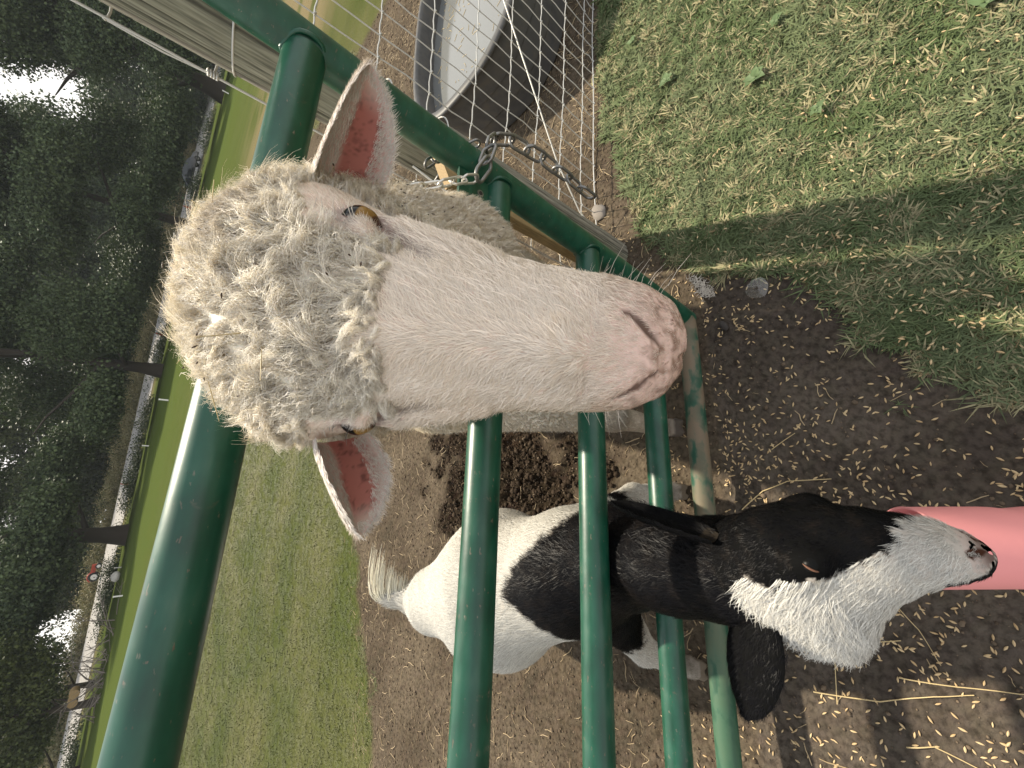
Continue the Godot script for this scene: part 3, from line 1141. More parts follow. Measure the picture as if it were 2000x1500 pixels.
func ground_color(x: float, z: float, cell: float) -> Color:
	var a := nz1.get_noise_2d(x * 110.0, z * 110.0) * clampf(0.35 / cell, 0.0, 1.0)
	var b := nz2.get_noise_2d(x * 900.0, z * 900.0) * clampf(0.02 / cell - 0.1, 0.0, 1.0)
	var dirt := lin(0.086, 0.067, 0.048).lerp(lin(0.136, 0.108, 0.077), clampf(0.5 + a + 0.4 * b, 0.0, 1.0))
	if z > 0.02 and into_lawn(x, z) < 0.0:
		dirt = lin(0.080, 0.065, 0.051).lerp(lin(0.130, 0.106, 0.083), clampf(0.5 + a + 0.4 * b, 0.0, 1.0))
		if in_grass(x, z):
			return lin(0.12, 0.10, 0.05).lerp(lin(0.20, 0.17, 0.09), 0.5 + b * 0.5)
		return dirt
	var k := churn(x, z)
	dirt = dirt.lerp(lin(0.027, 0.019, 0.014), k * 0.92)
	if in_grass(x, z):
		return lin(0.13, 0.11, 0.06)
	var l := into_lawn(x, z)
	if l > 0.0:
		var far := clampf((-z - 4.0) / 20.0, 0.0, 1.0)
		var g := lin(0.078, 0.092, 0.030).lerp(lin(0.125, 0.125, 0.052), clampf(0.35 + 0.9 * nz1.get_noise_2d(x * 40.0, z * 40.0) + 0.3 * b, 0.0, 1.0))
		g = g.lerp(lin(0.080, 0.108, 0.024), far)
		var bare := smoothstep(3.0, 5.5, x) * smoothstep(4.0, 6.0, -z) * (1.0 - smoothstep(9.0, 15.0, -z)) * smoothstep(-0.25, 0.2, nz1.get_noise_2d(x * 12.0, z * 25.0) + 0.25)
		g = g.lerp(lin(0.235, 0.185, 0.105), bare * 0.85)
		if z < -53.0:
			g = g.lerp(lin(0.20, 0.17, 0.09), smoothstep(53.0, 56.0, -z))
		return dirt.lerp(g, smoothstep(0.0, 0.12, l))
	return dirt


func lines(lo: float, hi: float, fine_lo: float, fine_hi: float, step: float, ratio: float) -> PackedFloat32Array:
	var r := PackedFloat32Array()
	var x := fine_lo
	var s := step
	var left := []
	while x > lo:
		s *= ratio
		x -= s
		left.push_front(maxf(x, lo))
	for q in left:
		r.append(q)
	x = fine_lo
	while x < fine_hi:
		r.append(x)
		x += step
	s = step
	while x < hi:
		r.append(x)
		s *= ratio
		x += s
	r.append(hi)
	return r


func make_ground() -> void:
	var g := Geo.new()
	var xs := lines(-420.0, 420.0, -0.9, 2.3, 0.014, 1.06)
	var zs := lines(-460.0, 12.0, -2.7, 0.75, 0.014, 1.055)
	var nx := xs.size()
	for j in zs.size():
		var z := zs[j]
		var dz := zs[mini(j + 1, zs.size() - 1)] - z
		for i in nx:
			var x := xs[i]
			var cell := maxf(maxf(dz, xs[mini(i + 1, nx - 1)] - x), 0.014)
			g.pt(Vector3(x, ground_y(x, z), z), Vector3.UP, ground_color(x, z, cell), Vector2(x, z))
	for jj in zs.size() - 1:
		for i in nx - 1:
			var o := jj * nx + i
			g.quad(o, o + 1, o + nx + 1, o + nx)
	for i in g.v.size():
		var c := i % nx
		var r := i / nx
		if c > 0 and c < nx - 1 and r > 0 and r < zs.size() - 1:
			g.n[i] = (g.v[i + nx] - g.v[i - nx]).cross(g.v[i + 1] - g.v[i - 1]).normalized()
	structure(put("ground", g.mesh(), M.ground), "bare trodden dirt below the gate passing into mown lawn")
	print("ground ", g.v.size())


func grass_clump(sd: int, nb: int, rad: float, wid: float, flat: float, shade: float) -> ArrayMesh:
	rng.seed = sd
	var g := Geo.new()
	for b in nb:
		var an := rng.randf() * TAU
		var o := Vector3(cos(an), 0, sin(an))
		var root := Vector3(rng.randf_range(-rad, rad), -0.05, rng.randf_range(-rad, rad))
		var len := rng.randf_range(0.55, 1.0)
		var out := flat * rng.randf_range(0.6, 1.3)
		var droop := rng.randf_range(0.2, 0.9) * out
		var side := o.cross(Vector3.UP).rotated(o, rng.randf_range(-0.9, 0.9)) * wid * rng.randf_range(0.7, 1.2)
		var tone := rng.randf_range(1.0 - shade, 1.0)
		var col := Color(tone, tone, tone)
		if rng.randf() < 0.08:
			col = Color(tone, tone * 0.82, tone * 0.75)
		var prev := -1
		for s in 5:
			var t := s / 4.0
			var p := root + o * len * out * t + Vector3.UP * len * (t * (1.0 - out * 0.55) - droop * 0.45 * t * t)
			var w := side * (1.0 - t * t) if s else side * 0.7
			var nn := (Vector3.UP + o * 0.4 * (t - 0.5) + side.normalized() * rng.randf_range(-0.2, 0.2)).normalized()
			var i := g.pt(p - w, nn, col)
			g.pt(p + w, nn, col)
			if prev >= 0:
				g.quad(prev, prev + 1, i + 1, i)
			prev = i
	return g.mesh()


func sow(called: String, label: String, meshes: Array, mt: Material, lo: Vector2, hi: Vector2, per: Callable, sd: int, top: float, cat := "grass") -> void:
	rng.seed = sd
	var xf := []
	var cs := []
	for i in meshes.size():
		xf.append([])
		cs.append(PackedColorArray())
	var tries := int((hi.x - lo.x) * (hi.y - lo.y) * top)
	for i in tries:
		var x := rng.randf_range(lo.x, hi.x)
		var z := rng.randf_range(lo.y, hi.y)
		var r = per.call(x, z)
		if r == null or rng.randf() * top > r[0]:
			continue
		var m := rng.randi() % meshes.size()
		var b := Basis(Vector3.UP, rng.randf() * TAU) * (Basis.IDENTITY if r.size() < 4 else Basis(Vector3(1, 0, 0), rng.randf() * TAU))
		xf[m].append(Transform3D(b.scaled(Vector3.ONE * r[1] * rng.randf_range(0.6, 1.25)), Vector3(x, ground_y(x, z) + (0.0 if r.size() < 4 else r[3]), z)))
		cs[m].append(r[2])
	var first := true
	for i in meshes.size():
		if xf[i].size():
			var o := many(called, meshes[i], mt, xf[i], cs[i])
			tag(o, label, cat)
	print(called, " ", xf.reduce(func(s, q): return s + q.size(), 0))


func pebble(sd: int, rough: float) -> ArrayMesh:
	rng.seed = sd
	var g := Geo.new()
	g.ball(Vector3.ZERO, Vector3(1, 0.75, 0.85), 7, 5)
	var off := {}
	for i in g.v.size():
		var key := Vector3i(g.v[i] * 100.0)
		if not off.has(key):
			off[key] = rng.randf_range(1.0 - rough, 1.0 + rough)
		g.v[i] *= off[key]
	return g.mesh()


func make_cover() -> void:
	var blades := []
	for i in 5:
		blades.append(grass_clump(200 + i, 11, 0.34, 0.046, 0.98, 0.45))
	var lawn := []
	for i in 4:
		lawn.append(grass_clump(230 + i, 12, 0.55, 0.05, 0.8, 0.35))
	sow("grass", "long green grass lying over beside the wire fence", blades, M.blade, Vector2(0.1, -0.36), Vector2(2.6, 1.25), func(x: float, z: float) -> Variant:
		if not in_grass(x, z):
			return null
		var f := nz1.get_noise_2d(x * 160.0, z * 160.0)
		var c := lin(0.100, 0.140, 0.052).lerp(lin(0.165, 0.195, 0.095), clampf(0.5 + f, 0.0, 1.0))
		if nz2.get_noise_2d(x * 900.0, z * 900.0) > 0.28:
			c = lin(0.36, 0.32, 0.18)
		return [8200.0 * (1.0 if f > -0.3 else 0.6), 0.045, c], 301, 8200.0)
	sow("lawn_grass", "short mown lawn inside the pen", lawn, M.blade, Vector2(-7.5, -9.5), Vector2(8.0, -1.4), func(x: float, z: float) -> Variant:
		var l := into_lawn(x, z)
		if l < -0.02 or absf(x - (0.0 - z * 0.22)) > 1.6 - z * 0.75:
			return null
		var f := nz1.get_noise_2d(x * 40.0, z * 40.0)
		var c := lin(0.088, 0.108, 0.038).lerp(lin(0.162, 0.160, 0.075), clampf(0.45 + 0.9 * f, 0.0, 1.0))
		return [1500.0 * clampf(0.25 + l * 2.0, 0.0, 1.0) / (1.0 + maxf(0.0, -z - 3.0) * 0.35), 0.026 + 0.004 * maxf(0.0, -z - 3.0), c], 302, 1500.0)
	var peb := [pebble(1, 0.22), pebble(2, 0.3), pebble(3, 0.25)]
	sow("dirt_clods", "dark damp clods of churned soil behind the gate", peb, M.soil, Vector2(-0.35, -1.7), Vector2(0.5, -0.25), func(x: float, z: float) -> Variant:
		var k := churn(x, z)
		if k < 0.45:
			return null
		return [9000.0 * k, 0.0028 + 0.0085 * pow(rng.randf(), 4.0), lin(0.028, 0.020, 0.014).lerp(lin(0.060, 0.044, 0.031), rng.randf()), 0.003], 303, 9000.0, "soil")
	sow("dirt_crumbs", "loose crumbs of dry dirt scattered over the trodden ground", peb, M.soil, Vector2(-1.6, -4.6), Vector2(5.4, 0.75), func(x: float, z: float) -> Variant:
		if into_lawn(x, z) > 0.05 or in_grass(x, z):
			return null
		var open := 1500.0 if z > 0.02 else 4600.0
		return [open if x < 2.4 else 2400.0, 0.0014 + (0.0045 if x < 2.4 else 0.009) * pow(rng.randf(), 4.0), lin(0.075, 0.056, 0.040).lerp(lin(0.165, 0.125, 0.087), rng.randf()), 0.0005], 304, 5200.0, "soil")
	# short bits of straw in the pen and a few outside
	var bits := []
	for i in 3:
		var g := Geo.new()
		rng.seed = 60 + i
		g.tube([Vector3(-0.5, 0.02, 0), Vector3(-0.15, 0.04, rng.randf_range(-0.08, 0.08)), Vector3(0.2, 0.05, rng.randf_range(-0.1, 0.1)), Vector3(0.5, 0.03, rng.randf_range(-0.2, 0.2))], [0.028, 0.03, 0.028, 0.02], 4, Color.WHITE, false)
		bits.append(g.mesh())
	sow("straw_bits", "broken bits of dry straw trodden into the dirt", bits, M.straw, Vector2(-1.6, -4.2), Vector2(4.6, 0.7), func(x: float, z: float) -> Variant:
		var l := into_lawn(x, z)
		if l > 0.25 or (z > 0.0 and in_grass(x, z)):
			return null
		var k := 1.0 - 0.9 * churn(x, z)
		var f := 0.35 + 0.9 * smoothstep(-0.1, 0.35, nz1.get_noise_2d(x * 130.0 + 50.0, z * 130.0))
		if x > 0.8 and z < -0.25:
			f *= 2.2
		return [(650.0 if z < -0.05 else 110.0) * k * f, rng.randf_range(0.018, 0.05), lin(0.42, 0.32, 0.19).lerp(lin(0.30, 0.22, 0.12), rng.randf())], 305, 1400.0, "straw")


# ------------------------------------------------------------------ grain and straw
func grain_mesh(sd: int) -> ArrayMesh:
	rng.seed = sd
	var g := Geo.new()
	var f := 0
	var prof := [0.05, 0.55, 0.9, 1.0, 0.88, 0.6, 0.08]
	for i in 7:
		for j in 9:
			var an := TAU * j / 8.0
			var r: float = prof[i]
			var x := lerpf(-0.5, 0.5, i / 6.0)
			g.pt(Vector3(x, sin(an) * 0.15 * r + 0.02 * cos(x * 3.0), cos(an) * 0.19 * r + 0.04 * x * x), Vector3(x * 0.6, sin(an), cos(an)).normalized(), Color.WHITE)
	for i in 6:
		for j in 8:
			g.quad(i * 9 + j, i * 9 + j + 1, (i + 1) * 9 + j + 1, (i + 1) * 9 + j)
	return g.mesh()


func make_grain() -> void:
	rng.seed = 401
	var shapes := [grain_mesh(1), grain_mesh(2)]
	var all := []
	for i in 10000:
		var x := rng.randf_range(-0.75, 1.0)
		var z := rng.randf_range(-0.22, 0.75)
		var c := nz1.get_noise_2d(x * 260.0 + 70.0, z * 260.0)
		var p := 0.34 + 0.50 * smoothstep(0.0, 0.4, c)
		p += 1.1 * exp(-pow((z - 0.065) / 0.035, 2.0)) * exp(-pow((x - 0.06) / 0.13, 2.0))
		p += 0.55 * exp(-Vector2((x - 0.02) / 0.10, (z - 0.17) / 0.10).length_squared())
		p += 0.45 * exp(-Vector2((x - 0.03) / 0.09, (z - 0.32) / 0.05).length_squared())
		if z < 0.02:
			p *= 0.45 if z > -0.14 else 0.12
		if x > 0.12 and z > 0.05 and not in_grass(x, z):
			p *= 0.75
		if in_grass(x, z):
			p *= 0.55 if x < 0.62 else 0.2
		if rng.randf() < p * 0.75:
			var on := in_grass(x, z)
			all.append([Vector3(x, ground_y(x, z) + (0.0012 if not on else rng.randf_range(0.006, 0.02)), z), on, (Vector3(x, 0, z) - CAM).length()])
	all.sort_custom(func(a, b): return a[2] < b[2] if a[1] == b[1] else not a[1])
	var xf := [[], []]
	var cs := [PackedColorArray(), PackedColorArray()]
	var tones := []
	for i in 6:
		tones.append(mat(lin(0.56, 0.42, 0.23).lerp(lin(0.40, 0.26, 0.12), i / 5.0 * 0.8), 0.5))
	var n := 0
	for a in all:
		var l := rng.randf_range(0.0085, 0.0125)
		var b := Basis(Vector3.UP, rng.randf() * TAU) * Basis(Vector3(0, 0, 1), rng.randfn(0, 0.12)) * Basis(Vector3(1, 0, 0), rng.randf() * TAU)
		b = b.scaled(Vector3.ONE * l)
		if n < 300 and not a[1]:
			var o := put("grain", shapes[n % 2], tones[rng.randi() % 6], self, Transform3D(b, a[0]))
			tag(o, "single pale oat grain lying on the bare dirt in front of the gate", "grain", "oat grains scattered on the dirt")
			n += 1
		else:
			var m := rng.randi() % 2
			xf[m].append(Transform3D(b, a[0]))
			var tone := rng.randf()
			cs[m].append(lin(0.56, 0.42, 0.23).lerp(lin(0.40, 0.26, 0.12), tone * 0.8))
	for i in 2:
		tag(many("grain_litter", shapes[i], M.grain, xf[i], cs[i]), "loose oat grains spilled over dirt and grass farther from the camera", "grain", "oat grains scattered on the dirt")
	print("grain ", all.size())


func stem(label: String, pts: Array, r: float) -> void:
	var g := Geo.new()
	var path := []
	for i in pts.size() - 1:
		for s in 5:
			var p: Vector2 = pts[i].lerp(pts[i + 1], s / 5.0)
			path.append(Vector3(p.x, ground_y(p.x, p.y) + 0.004 + 0.003 * sin(path.size() * 0.7), p.y))
	var e: Vector2 = pts[-1]
	path.append(Vector3(e.x, ground_y(e.x, e.y) + 0.003, e.y))
	var rad := []
	for i in path.size():
		rad.append(r * (1.0 - 0.4 * i / path.size()))
	g.tube(path, rad, 6, Color.WHITE)
	tag(put("straw_stem", g.mesh(), M.straw_long), label, "straw", "long straw stems on the dirt")


func make_straw() -> void:
	stem("bent golden straw stem above the black goat's forehead, beside the grain pile", [Vector2(-0.045, 0.056), Vector2(0.0, 0.11), Vector2(0.023, 0.168), Vector2(0.026, 0.254)], 0.0015)
	stem("longest curved straw stem below the goat's jaw, running out of the picture", [Vector2(-0.42, 0.15), Vector2(-0.404, 0.263), Vector2(-0.37, 0.345), Vector2(-0.352, 0.40)], 0.0013)
	stem("straight straw stem lying beside the longest curved one", [Vector2(-0.352, 0.30), Vector2(-0.345, 0.38), Vector2(-0.331, 0.47)], 0.0012)
	stem("short straw stem nearest to the goat's jaw", [Vector2(-0.312, 0.215), Vector2(-0.285, 0.315)], 0.0013)
	stem("forked straw stem by the tip of the goat's drooping ear", [Vector2(-0.43, 0.19), Vector2(-0.34, 0.20), Vector2(-0.30, 0.235)], 0.001)
	stem("straw stem in the corner of the picture farthest below the goat", [Vector2(-0.47, 0.29), Vector2(-0.455, 0.33), Vector2(-0.475, 0.41)], 0.0013)
	stem("thin brown stalk leaning away from the goat's chin", [Vector2(-0.215, 0.315), Vector2(-0.26, 0.345), Vector2(-0.315, 0.365)], 0.0009)
	stem("broken straw stem in the shade below the sheep's nose", [Vector2(0.10, 0.145), Vector2(0.135, 0.20)], 0.0011)


# ------------------------------------------------------------------ gate, fence, post, chain
const RAILS := [1.127, 0.805, 0.548, 0.304, 0.090]
const XF := 0.5567


func frame_x(y: float) -> float:
	return XF - 0.0782 * (1.127 - y) / 1.037


func rail_y(i: int, x: float) -> float:
	return RAILS[i] - 0.048 * x


func make_gate() -> void:
	var t := thing("farm_gate", "green tubular steel farm gate with five rails, the lowest one muddy", "gate")
	for i in 5:
		var g := Geo.new()
		var xr := frame_x(rail_y(i, 0.53))
		if i == 4:
			var pts := []
			for s in 13:
				pts.append(Vector3(lerpf(-3.2, xr - 0.035, s / 12.0), rail_y(i, lerpf(-3.2, xr - 0.035, s / 12.0)), 0))
			pts.append(Vector3(xr - 0.012, rail_y(i, xr) + 0.004, 0))
			pts.append(Vector3(xr, rail_y(i, xr) + 0.022, 0))
			g.tube(pts, [0.0254], 32)
			for j in g.v.size():
				var u := smoothstep(-0.02, -0.42, g.v[j].x + 0.08 * nz1.get_noise_2d(g.v[j].x * 300.0, g.v[j].y * 300.0))
				g.c[j] = lin(0.80, 0.74, 0.66).lerp(lin(0.20, 0.62, 0.47), u)
		else:
			g.tube([Vector3(-3.2, rail_y(i, -3.2), 0), Vector3(-1.0, rail_y(i, -1.0), 0), Vector3(xr - 0.018, rail_y(i, xr), 0)], [0.0254], 40)
		put("rail", g.mesh(), M.paint if i < 4 else M.muddy, t)
		if i < 4:
			g = Geo.new()
			var ring := []
			for j in 28:
				var an := TAU * j / 28.0
				var c := cos(an)
				var wob2 := 0.0012 * sin(j * 5.3)
				ring.append(Vector3(xr - lerpf(0.0245, 0.010, absf(sin(an))), rail_y(i, xr) + cos(an) * 0.0262 + wob2, sin(an) * 0.0262))
			g.tube(ring, [0.0032], 8, Color.WHITE, false, true)
			put("weld", g.mesh(), M.paint, t)
	var f := Geo.new()
	f.tube([Vector3(frame_x(rail_y(4, 0.48)) - 0.001, rail_y(4, 0.48) - 0.006, 0), Vector3(frame_x(0.12), 0.12, 0), Vector3(frame_x(0.6), 0.6, 0), Vector3(frame_x(1.13), 1.13, 0), Vector3(frame_x(1.6), 1.6, 0)], [0.0256], 40)
	put("end_frame", f.mesh(), M.paint, t)
	# latch plate with its bolt hole, welded between the frame and the second rail
	f = Geo.new()
	var ly := rail_y(1, 0.49)
	var o := Vector3(frame_x(ly), ly, 0)
	f.plank(o + Vector3(-0.048, 0.045, 0.004), Vector3(0.058, 0.075, 0.006), 0.002)
	put("latch_plate", f.mesh(), M.paint, t)
	f = Geo.new()
	f.tube([o + Vector3(-0.050, 0.040, 0.0066), o + Vector3(-0.050, 0.040, 0.0085)], [0.0062], 18)
	put("bolt", f.mesh(), M.steel, t)
	f = Geo.new()
	f.tube([o + Vector3(-0.050, 0.040, 0.0084), o + Vector3(-0.050, 0.040, 0.0092)], [0.0036], 14, lin(0.02, 0.02, 0.02))
	put("bolt_hole", f.mesh(), M.dark, t)


func fence_z(x: float) -> float:
	return -0.329 + 0.055 * (x - 0.967)


func make_fence() -> void:
	var t := thing("wire_fence", "galvanised woven wire fence between the wooden post and the stock tank", "fence")
	var hs := [0.012, 0.088, 0.205, 0.335, 0.47, 0.605, 0.75, 0.89, 1.03, 1.17, 1.31]
	for i in hs.size():
		var g := Geo.new()
		var pts := []
		var x := 0.744
		while x < 3.4:
			pts.append(fence_at(x, hs[i], i))
			x += 0.018
		g.tube(pts, [0.0019 if i else 0.0023], 6)
		put("line_wire", g.mesh(), M.wire, t)
	var kn := Geo.new()
	var sx := 0.744
	var j := 0
	while sx < 3.2:
		var g := Geo.new()
		var pts := []
		for i in hs.size():
			var a := fence_at(sx, hs[i], i)
			pts.append(a + Vector3(0.003 * sin(j * 2.1 + i), 0, 0.0024))
			if i < hs.size() - 1:
				var b := fence_at(sx, hs[i + 1], i + 1)
				pts.append(a.lerp(b, 0.5) + Vector3(0.004 * sin(j * 3.7 + i * 1.9), 0, 0.003 + 0.003 * sin(j + i * 2.7)))
			if sx < 2.4:
				kn.tube([a + Vector3(-0.004, 0.002, 0.003), a + Vector3(0.0, 0.0, 0.0055), a + Vector3(0.004, -0.002, 0.003)], [0.0026], 6)
		g.tube(pts, [0.0016], 6)
		put("stay_wire", g.mesh(), M.wire, t)
		sx += 0.0715
		j += 1
	put("knots", kn.mesh(), M.wire, t).set_meta("kind", "stuff")
	# the line wires go round the post and are tied back on themselves
	for h in [0.75, 0.89, 1.03, 1.17]:
		var g := Geo.new()
		var pts := []
		for s in 25:
			var an := lerpf(-0.25 * PI, 1.35 * PI, s / 24.0)
			pts.append(Vector3(POST.x - 0.074 * cos(an), h + 0.02 * sin(an * 0.7) - 0.01, POST.z + 0.074 * sin(an)))
		g.tube(pts, [0.0018], 7)
		for q in 4:
			var e := Vector3(0.742, h + 0.004 + q * 0.0045, fence_z(0.744) + 0.012)
			g.tube([e + Vector3(-0.004, 0, -0.004), e + Vector3(-0.004, 0.001, 0.004), e + Vector3(0.004, 0.002, 0.004), e + Vector3(0.004, 0.003, -0.004)], [0.0018], 6)
		put("wire_tie", g.mesh(), M.wire, t)
	var g2 := Geo.new()
	g2.tube([Vector3(0.742, 0.0, -0.332), Vector3(0.744, 0.7, -0.333), Vector3(0.741, 1.7, -0.331)], [0.0022], 8)
	put("end_wire", g2.mesh(), M.wire, t)
	# slack tie wire running slantwise from the mesh to the ground
	g2 = Geo.new()
	var br := [Vector3(1.66, 0.56, -0.285), Vector3(1.5876, 0.512, -0.288), Vector3(1.3006, 0.3451, -0.302), Vector3(1.1202, 0.2368, -0.312), Vector3(0.985, 0.115, -0.318), Vector3(0.92, 0.03, -0.30), Vector3(0.87, 0.006, -0.29)]
	g2.tube(br, [0.0026], 8)
	put("brace_wire", g2.mesh(), M.wire_pale, t)


func fence_at(x: float, h: float, i: int) -> Vector3:
	var sag := -0.018 * (x - 1.2) if h > 0.05 else -0.004 * x
	var w := 0.0016 * sin(x * 88.0 + i * 1.3) * (1.0 if i else 0.2) + 0.006 * sin(x * 5.0 + i)
	return Vector3(x, h + sag * (1.0 if i else 0.4) + w, fence_z(x) + 0.004 * sin(x * 9.0 + i * 0.8))


const POST := Vector3(0.812, 0, -0.272)


func make_post() -> void:
	var g := Geo.new()
	var sides := 128
	var rows := 90
	for r in rows + 1:
		var y := lerpf(-0.05, 1.75, float(r) / rows)
		for s in sides + 1:
			var an := TAU * (s % sides) / sides
			var grain := 0.6 * nz1.get_noise_2d((s % sides) * 30.0, y * 22.0) + 0.8 * nz2.get_noise_2d((s % sides) * 61.0, y * 26.0)
			var deep := smoothstep(0.34, 0.58, nz2.get_noise_2d((s % sides) * 24.0 + 300.0, y * 12.0) + 0.1)
			deep = maxf(deep, 1.0 - smoothstep(0.008, 0.030, absf(an - 2.22 - 0.05 * sin(y * 4.0) - 0.02 * sin(y * 17.0))))
			var rad := 0.0665 + 0.0007 * grain - 0.005 * deep
			var nn := Vector3(cos(an), 0, sin(an))
			var tone := clampf(0.5 + 0.75 * grain, 0.0, 1.0)
			var col := lin(0.16, 0.145, 0.112).lerp(lin(0.40, 0.375, 0.30), tone)
			if cos(an - 2.6) > 0.6:
				col = col.lerp(lin(0.27, 0.285, 0.19), 0.4)
			col = col.lerp(lin(0.03, 0.026, 0.02), deep * 0.85)
			g.pt(POST + nn * rad + Vector3(-0.012 * (y - 0.5), y, 0), nn, col, Vector2(s, y))
	for r in rows:
		for s in sides:
			var o := r * (sides + 1) + s
			g.quad(o, o + 1, o + sides + 2, o + sides + 1)
	for i in g.v.size():
		var c := i % (sides + 1)
		var r := i / (sides + 1)
		if r > 0 and r < rows:
			var a := g.v[i - c + (c + 1) % sides]
			var b := g.v[i - c + (c + sides - 1) % sides]
			var nn := (a - b).cross(g.v[i + sides + 1] - g.v[i - sides - 1]).normalized()
			g.n[i] = nn if nn.dot(g.n[i]) > 0.0 else -nn
	tag(put("fence_post", g.mesh(), M.wood), "round weathered grey wooden post behind the gate's end frame", "post")
	# batten beside the post
	var b := Geo.new()
	b.plank(Vector3(0.612, 0.50, -0.112), Vector3(0.135, 0.66, 0.021), 0.002, Color.WHITE, Basis(Vector3(0, 1, 0), 0.42) * Basis(Vector3(0, 0, 1), 0.02))
	tag(put("wooden_board", b.mesh(), M.batten), "yellow brown wooden board between the gate frame and the post, half hidden by the sheep", "board")


func link_mesh(len: float, wid: float, r: float) -> ArrayMesh:
	var g := Geo.new()
	var pts := []
	var hl := len * 0.5 - wid * 0.5
	for i in 28:
		var an := TAU * i / 28.0
		pts.append(Vector3(cos(an) * wid * 0.5, sin(an) * wid * 0.5 + (hl if sin(an) > 0.0 else -hl), 0))
	g.tube(pts, [r], 8, Color.WHITE, false, true)
	return g.mesh()


func run_links(t: Node3D, path: Array, pitch: float, mesh: Mesh, mt: Material, phase := 0) -> void:
	var c := Curve3D.new()
	c.bake_interval = 0.002
	for p in path:
		c.add_point(p)
	var total := c.get_baked_length()
	var n := int(round(total / pitch))
	for i in n:
		var a := c.sample_baked(total * i / n)
		var b := c.sample_baked(total * (i + 1) / n)
		var y := (b - a).normalized()
		var view := (CAM - a).normalized()
		var z := (view - y * view.dot(y)).normalized().rotated(y, 0.75 + (0.5 * PI if (i + phase) % 2 else 0.0) + 0.2 * sin(i * 2.3))
		put("link", mesh, mt, t, Transform3D(Basis(y.cross(z), y, z), (a + b) * 0.5))


func make_chain() -> void:
	var t := thing("chain", "steel chain looped round the gate frame with its loose end hanging down", "chain")
	var small := link_mesh(0.030, 0.0155, 0.0021)
	var big := link_mesh(0.046, 0.024, 0.0030)
	run_links(t, [Vector3(0.43, 1.00, -0.08), Vector3(0.418, 0.955, 0.0), Vector3(0.432, 0.915, 0.03), Vector3(0.462, 0.873, 0.034), Vector3(0.474, 0.852, 0.036)], 0.0235, small, M.chrome)
	run_links(t, [Vector3(0.474, 0.852, 0.038), Vector3(0.512, 0.833, 0.046)], 0.038, big, M.steel)
	run_links(t, [Vector3(0.506, 0.840, 0.040), Vector3(0.552, 0.826, 0.040)], 0.046, big, M.steel, 1)
	run_links(t, [Vector3(0.549, 0.832, 0.034), Vector3(0.590, 0.803, 0.024)], 0.046, big, M.steel)
	run_links(t, [Vector3(0.52, 0.90, -0.036), Vector3(0.545, 0.880, -0.034), Vector3(0.566, 0.850, -0.024), Vector3(0.580, 0.828, 0.006)], 0.0235, small, M.steel)
	run_links(t, [Vector3(0.592, 0.805, 0.022), Vector3(0.606, 0.77, 0.030), Vector3(0.612, 0.70, 0.034), Vector3(0.610, 0.62, 0.035), Vector3(0.606, 0.545, 0.035)], 0.036, big, M.steel)
	# thin galvanised rod poking out past the frame below the chain
	var g := Geo.new()
	g.tube([Vector3(0.500, 0.925, -0.034), Vector3(0.468, 0.865, -0.015)], [0.0018], 8)
	put("hook_wire", g.mesh(), M.wire_pale, t)


# ------------------------------------------------------------------ stock tank, feed tube, small litter
func make_tank() -> void:
	var t := thing("stock_tank", "oval grey rubber stock tank of water behind the wire fence", "tank")
	var ce := Vector3(2.46, 0, -0.80)
	var prof := [Vector2(0.90, 0.004), Vector2(0.915, 0.012), Vector2(0.93, 0.10), Vector2(0.938, 0.105), Vector2(0.945, 0.112), Vector2(0.955, 0.20), Vector2(0.963, 0.206), Vector2(0.968, 0.214), Vector2(0.982, 0.31), Vector2(1.0, 0.318), Vector2(1.02, 0.322), Vector2(1.028, 0.332), Vector2(1.02, 0.343), Vector2(0.99, 0.345), Vector2(0.965, 0.340), Vector2(0.955, 0.325), Vector2(0.95, 0.28), Vector2(0.93, 0.16), Vector2(0.90, 0.03)]
	var g := Geo.new()
	var sides := 72
	for i in prof.size():
		for s in sides + 1:
			var an := TAU * s / sides
			g.pt(tank_at(ce, an, prof[i].x, prof[i].y), Vector3(cos(an), 0, sin(an)), lin(1, 1, 1))
	for i in prof.size() - 1:
		for s in sides:
			var o := i * (sides + 1) + s
			g.quad(o, o + 1, o + sides + 2, o + sides + 1)
	var w := sides + 1
	for i in g.v.size():
		var s := i % w
		var r := i / w
		var up := g.v[mini(r + 1, prof.size() - 1) * w + s] - g.v[maxi(r - 1, 0) * w + s]
		var al := g.v[r * w + (s + 1) % sides] - g.v[r * w + (s - 1 + sides) % sides]
		g.n[i] = up.cross(al).normalized()
	# the outline runs up the outside and down the inside, so one vote settles the sign
	if g.n[0].dot(Vector3(1, 0, 0)) < 0.0:
		for i in g.n.size():
			g.n[i] = -g.n[i]
	put("tub", g.mesh(), M.rubber, t)
	var wa := Geo.new()
	var m := wa.pt(ce + Vector3(0, 0.235, 0), Vector3.UP, Color.WHITE)
	for s in sides + 1:
		wa.pt(tank_at(ce, TAU * s / sides, 0.942, 0.235), Vector3.UP, Color.WHITE)
	for s in sides:
		wa.tri(m, m + 1 + s, m + 2 + s)
	put("water", wa.mesh(), M.water, t)
	var fl := Geo.new()
	rng.seed = 501
	for i in 150:
		var an := rng.randf() * TAU
		var p := tank_at(ce, an, 0.93 * sqrt(rng.randf_range(0.02, 1.0)), 0.2365)
		var o := Vector3.RIGHT.rotated(Vector3.UP, rng.randf() * TAU) * rng.randf_range(0.004, 0.05)
		fl.tube([p, p + o * 0.5 + Vector3(0.002, 0, 0.002), p + o], [0.0011], 4, Color.WHITE, false)
	put("floating_straw", fl.mesh(), M.straw_long, t).set_meta("kind", "stuff")


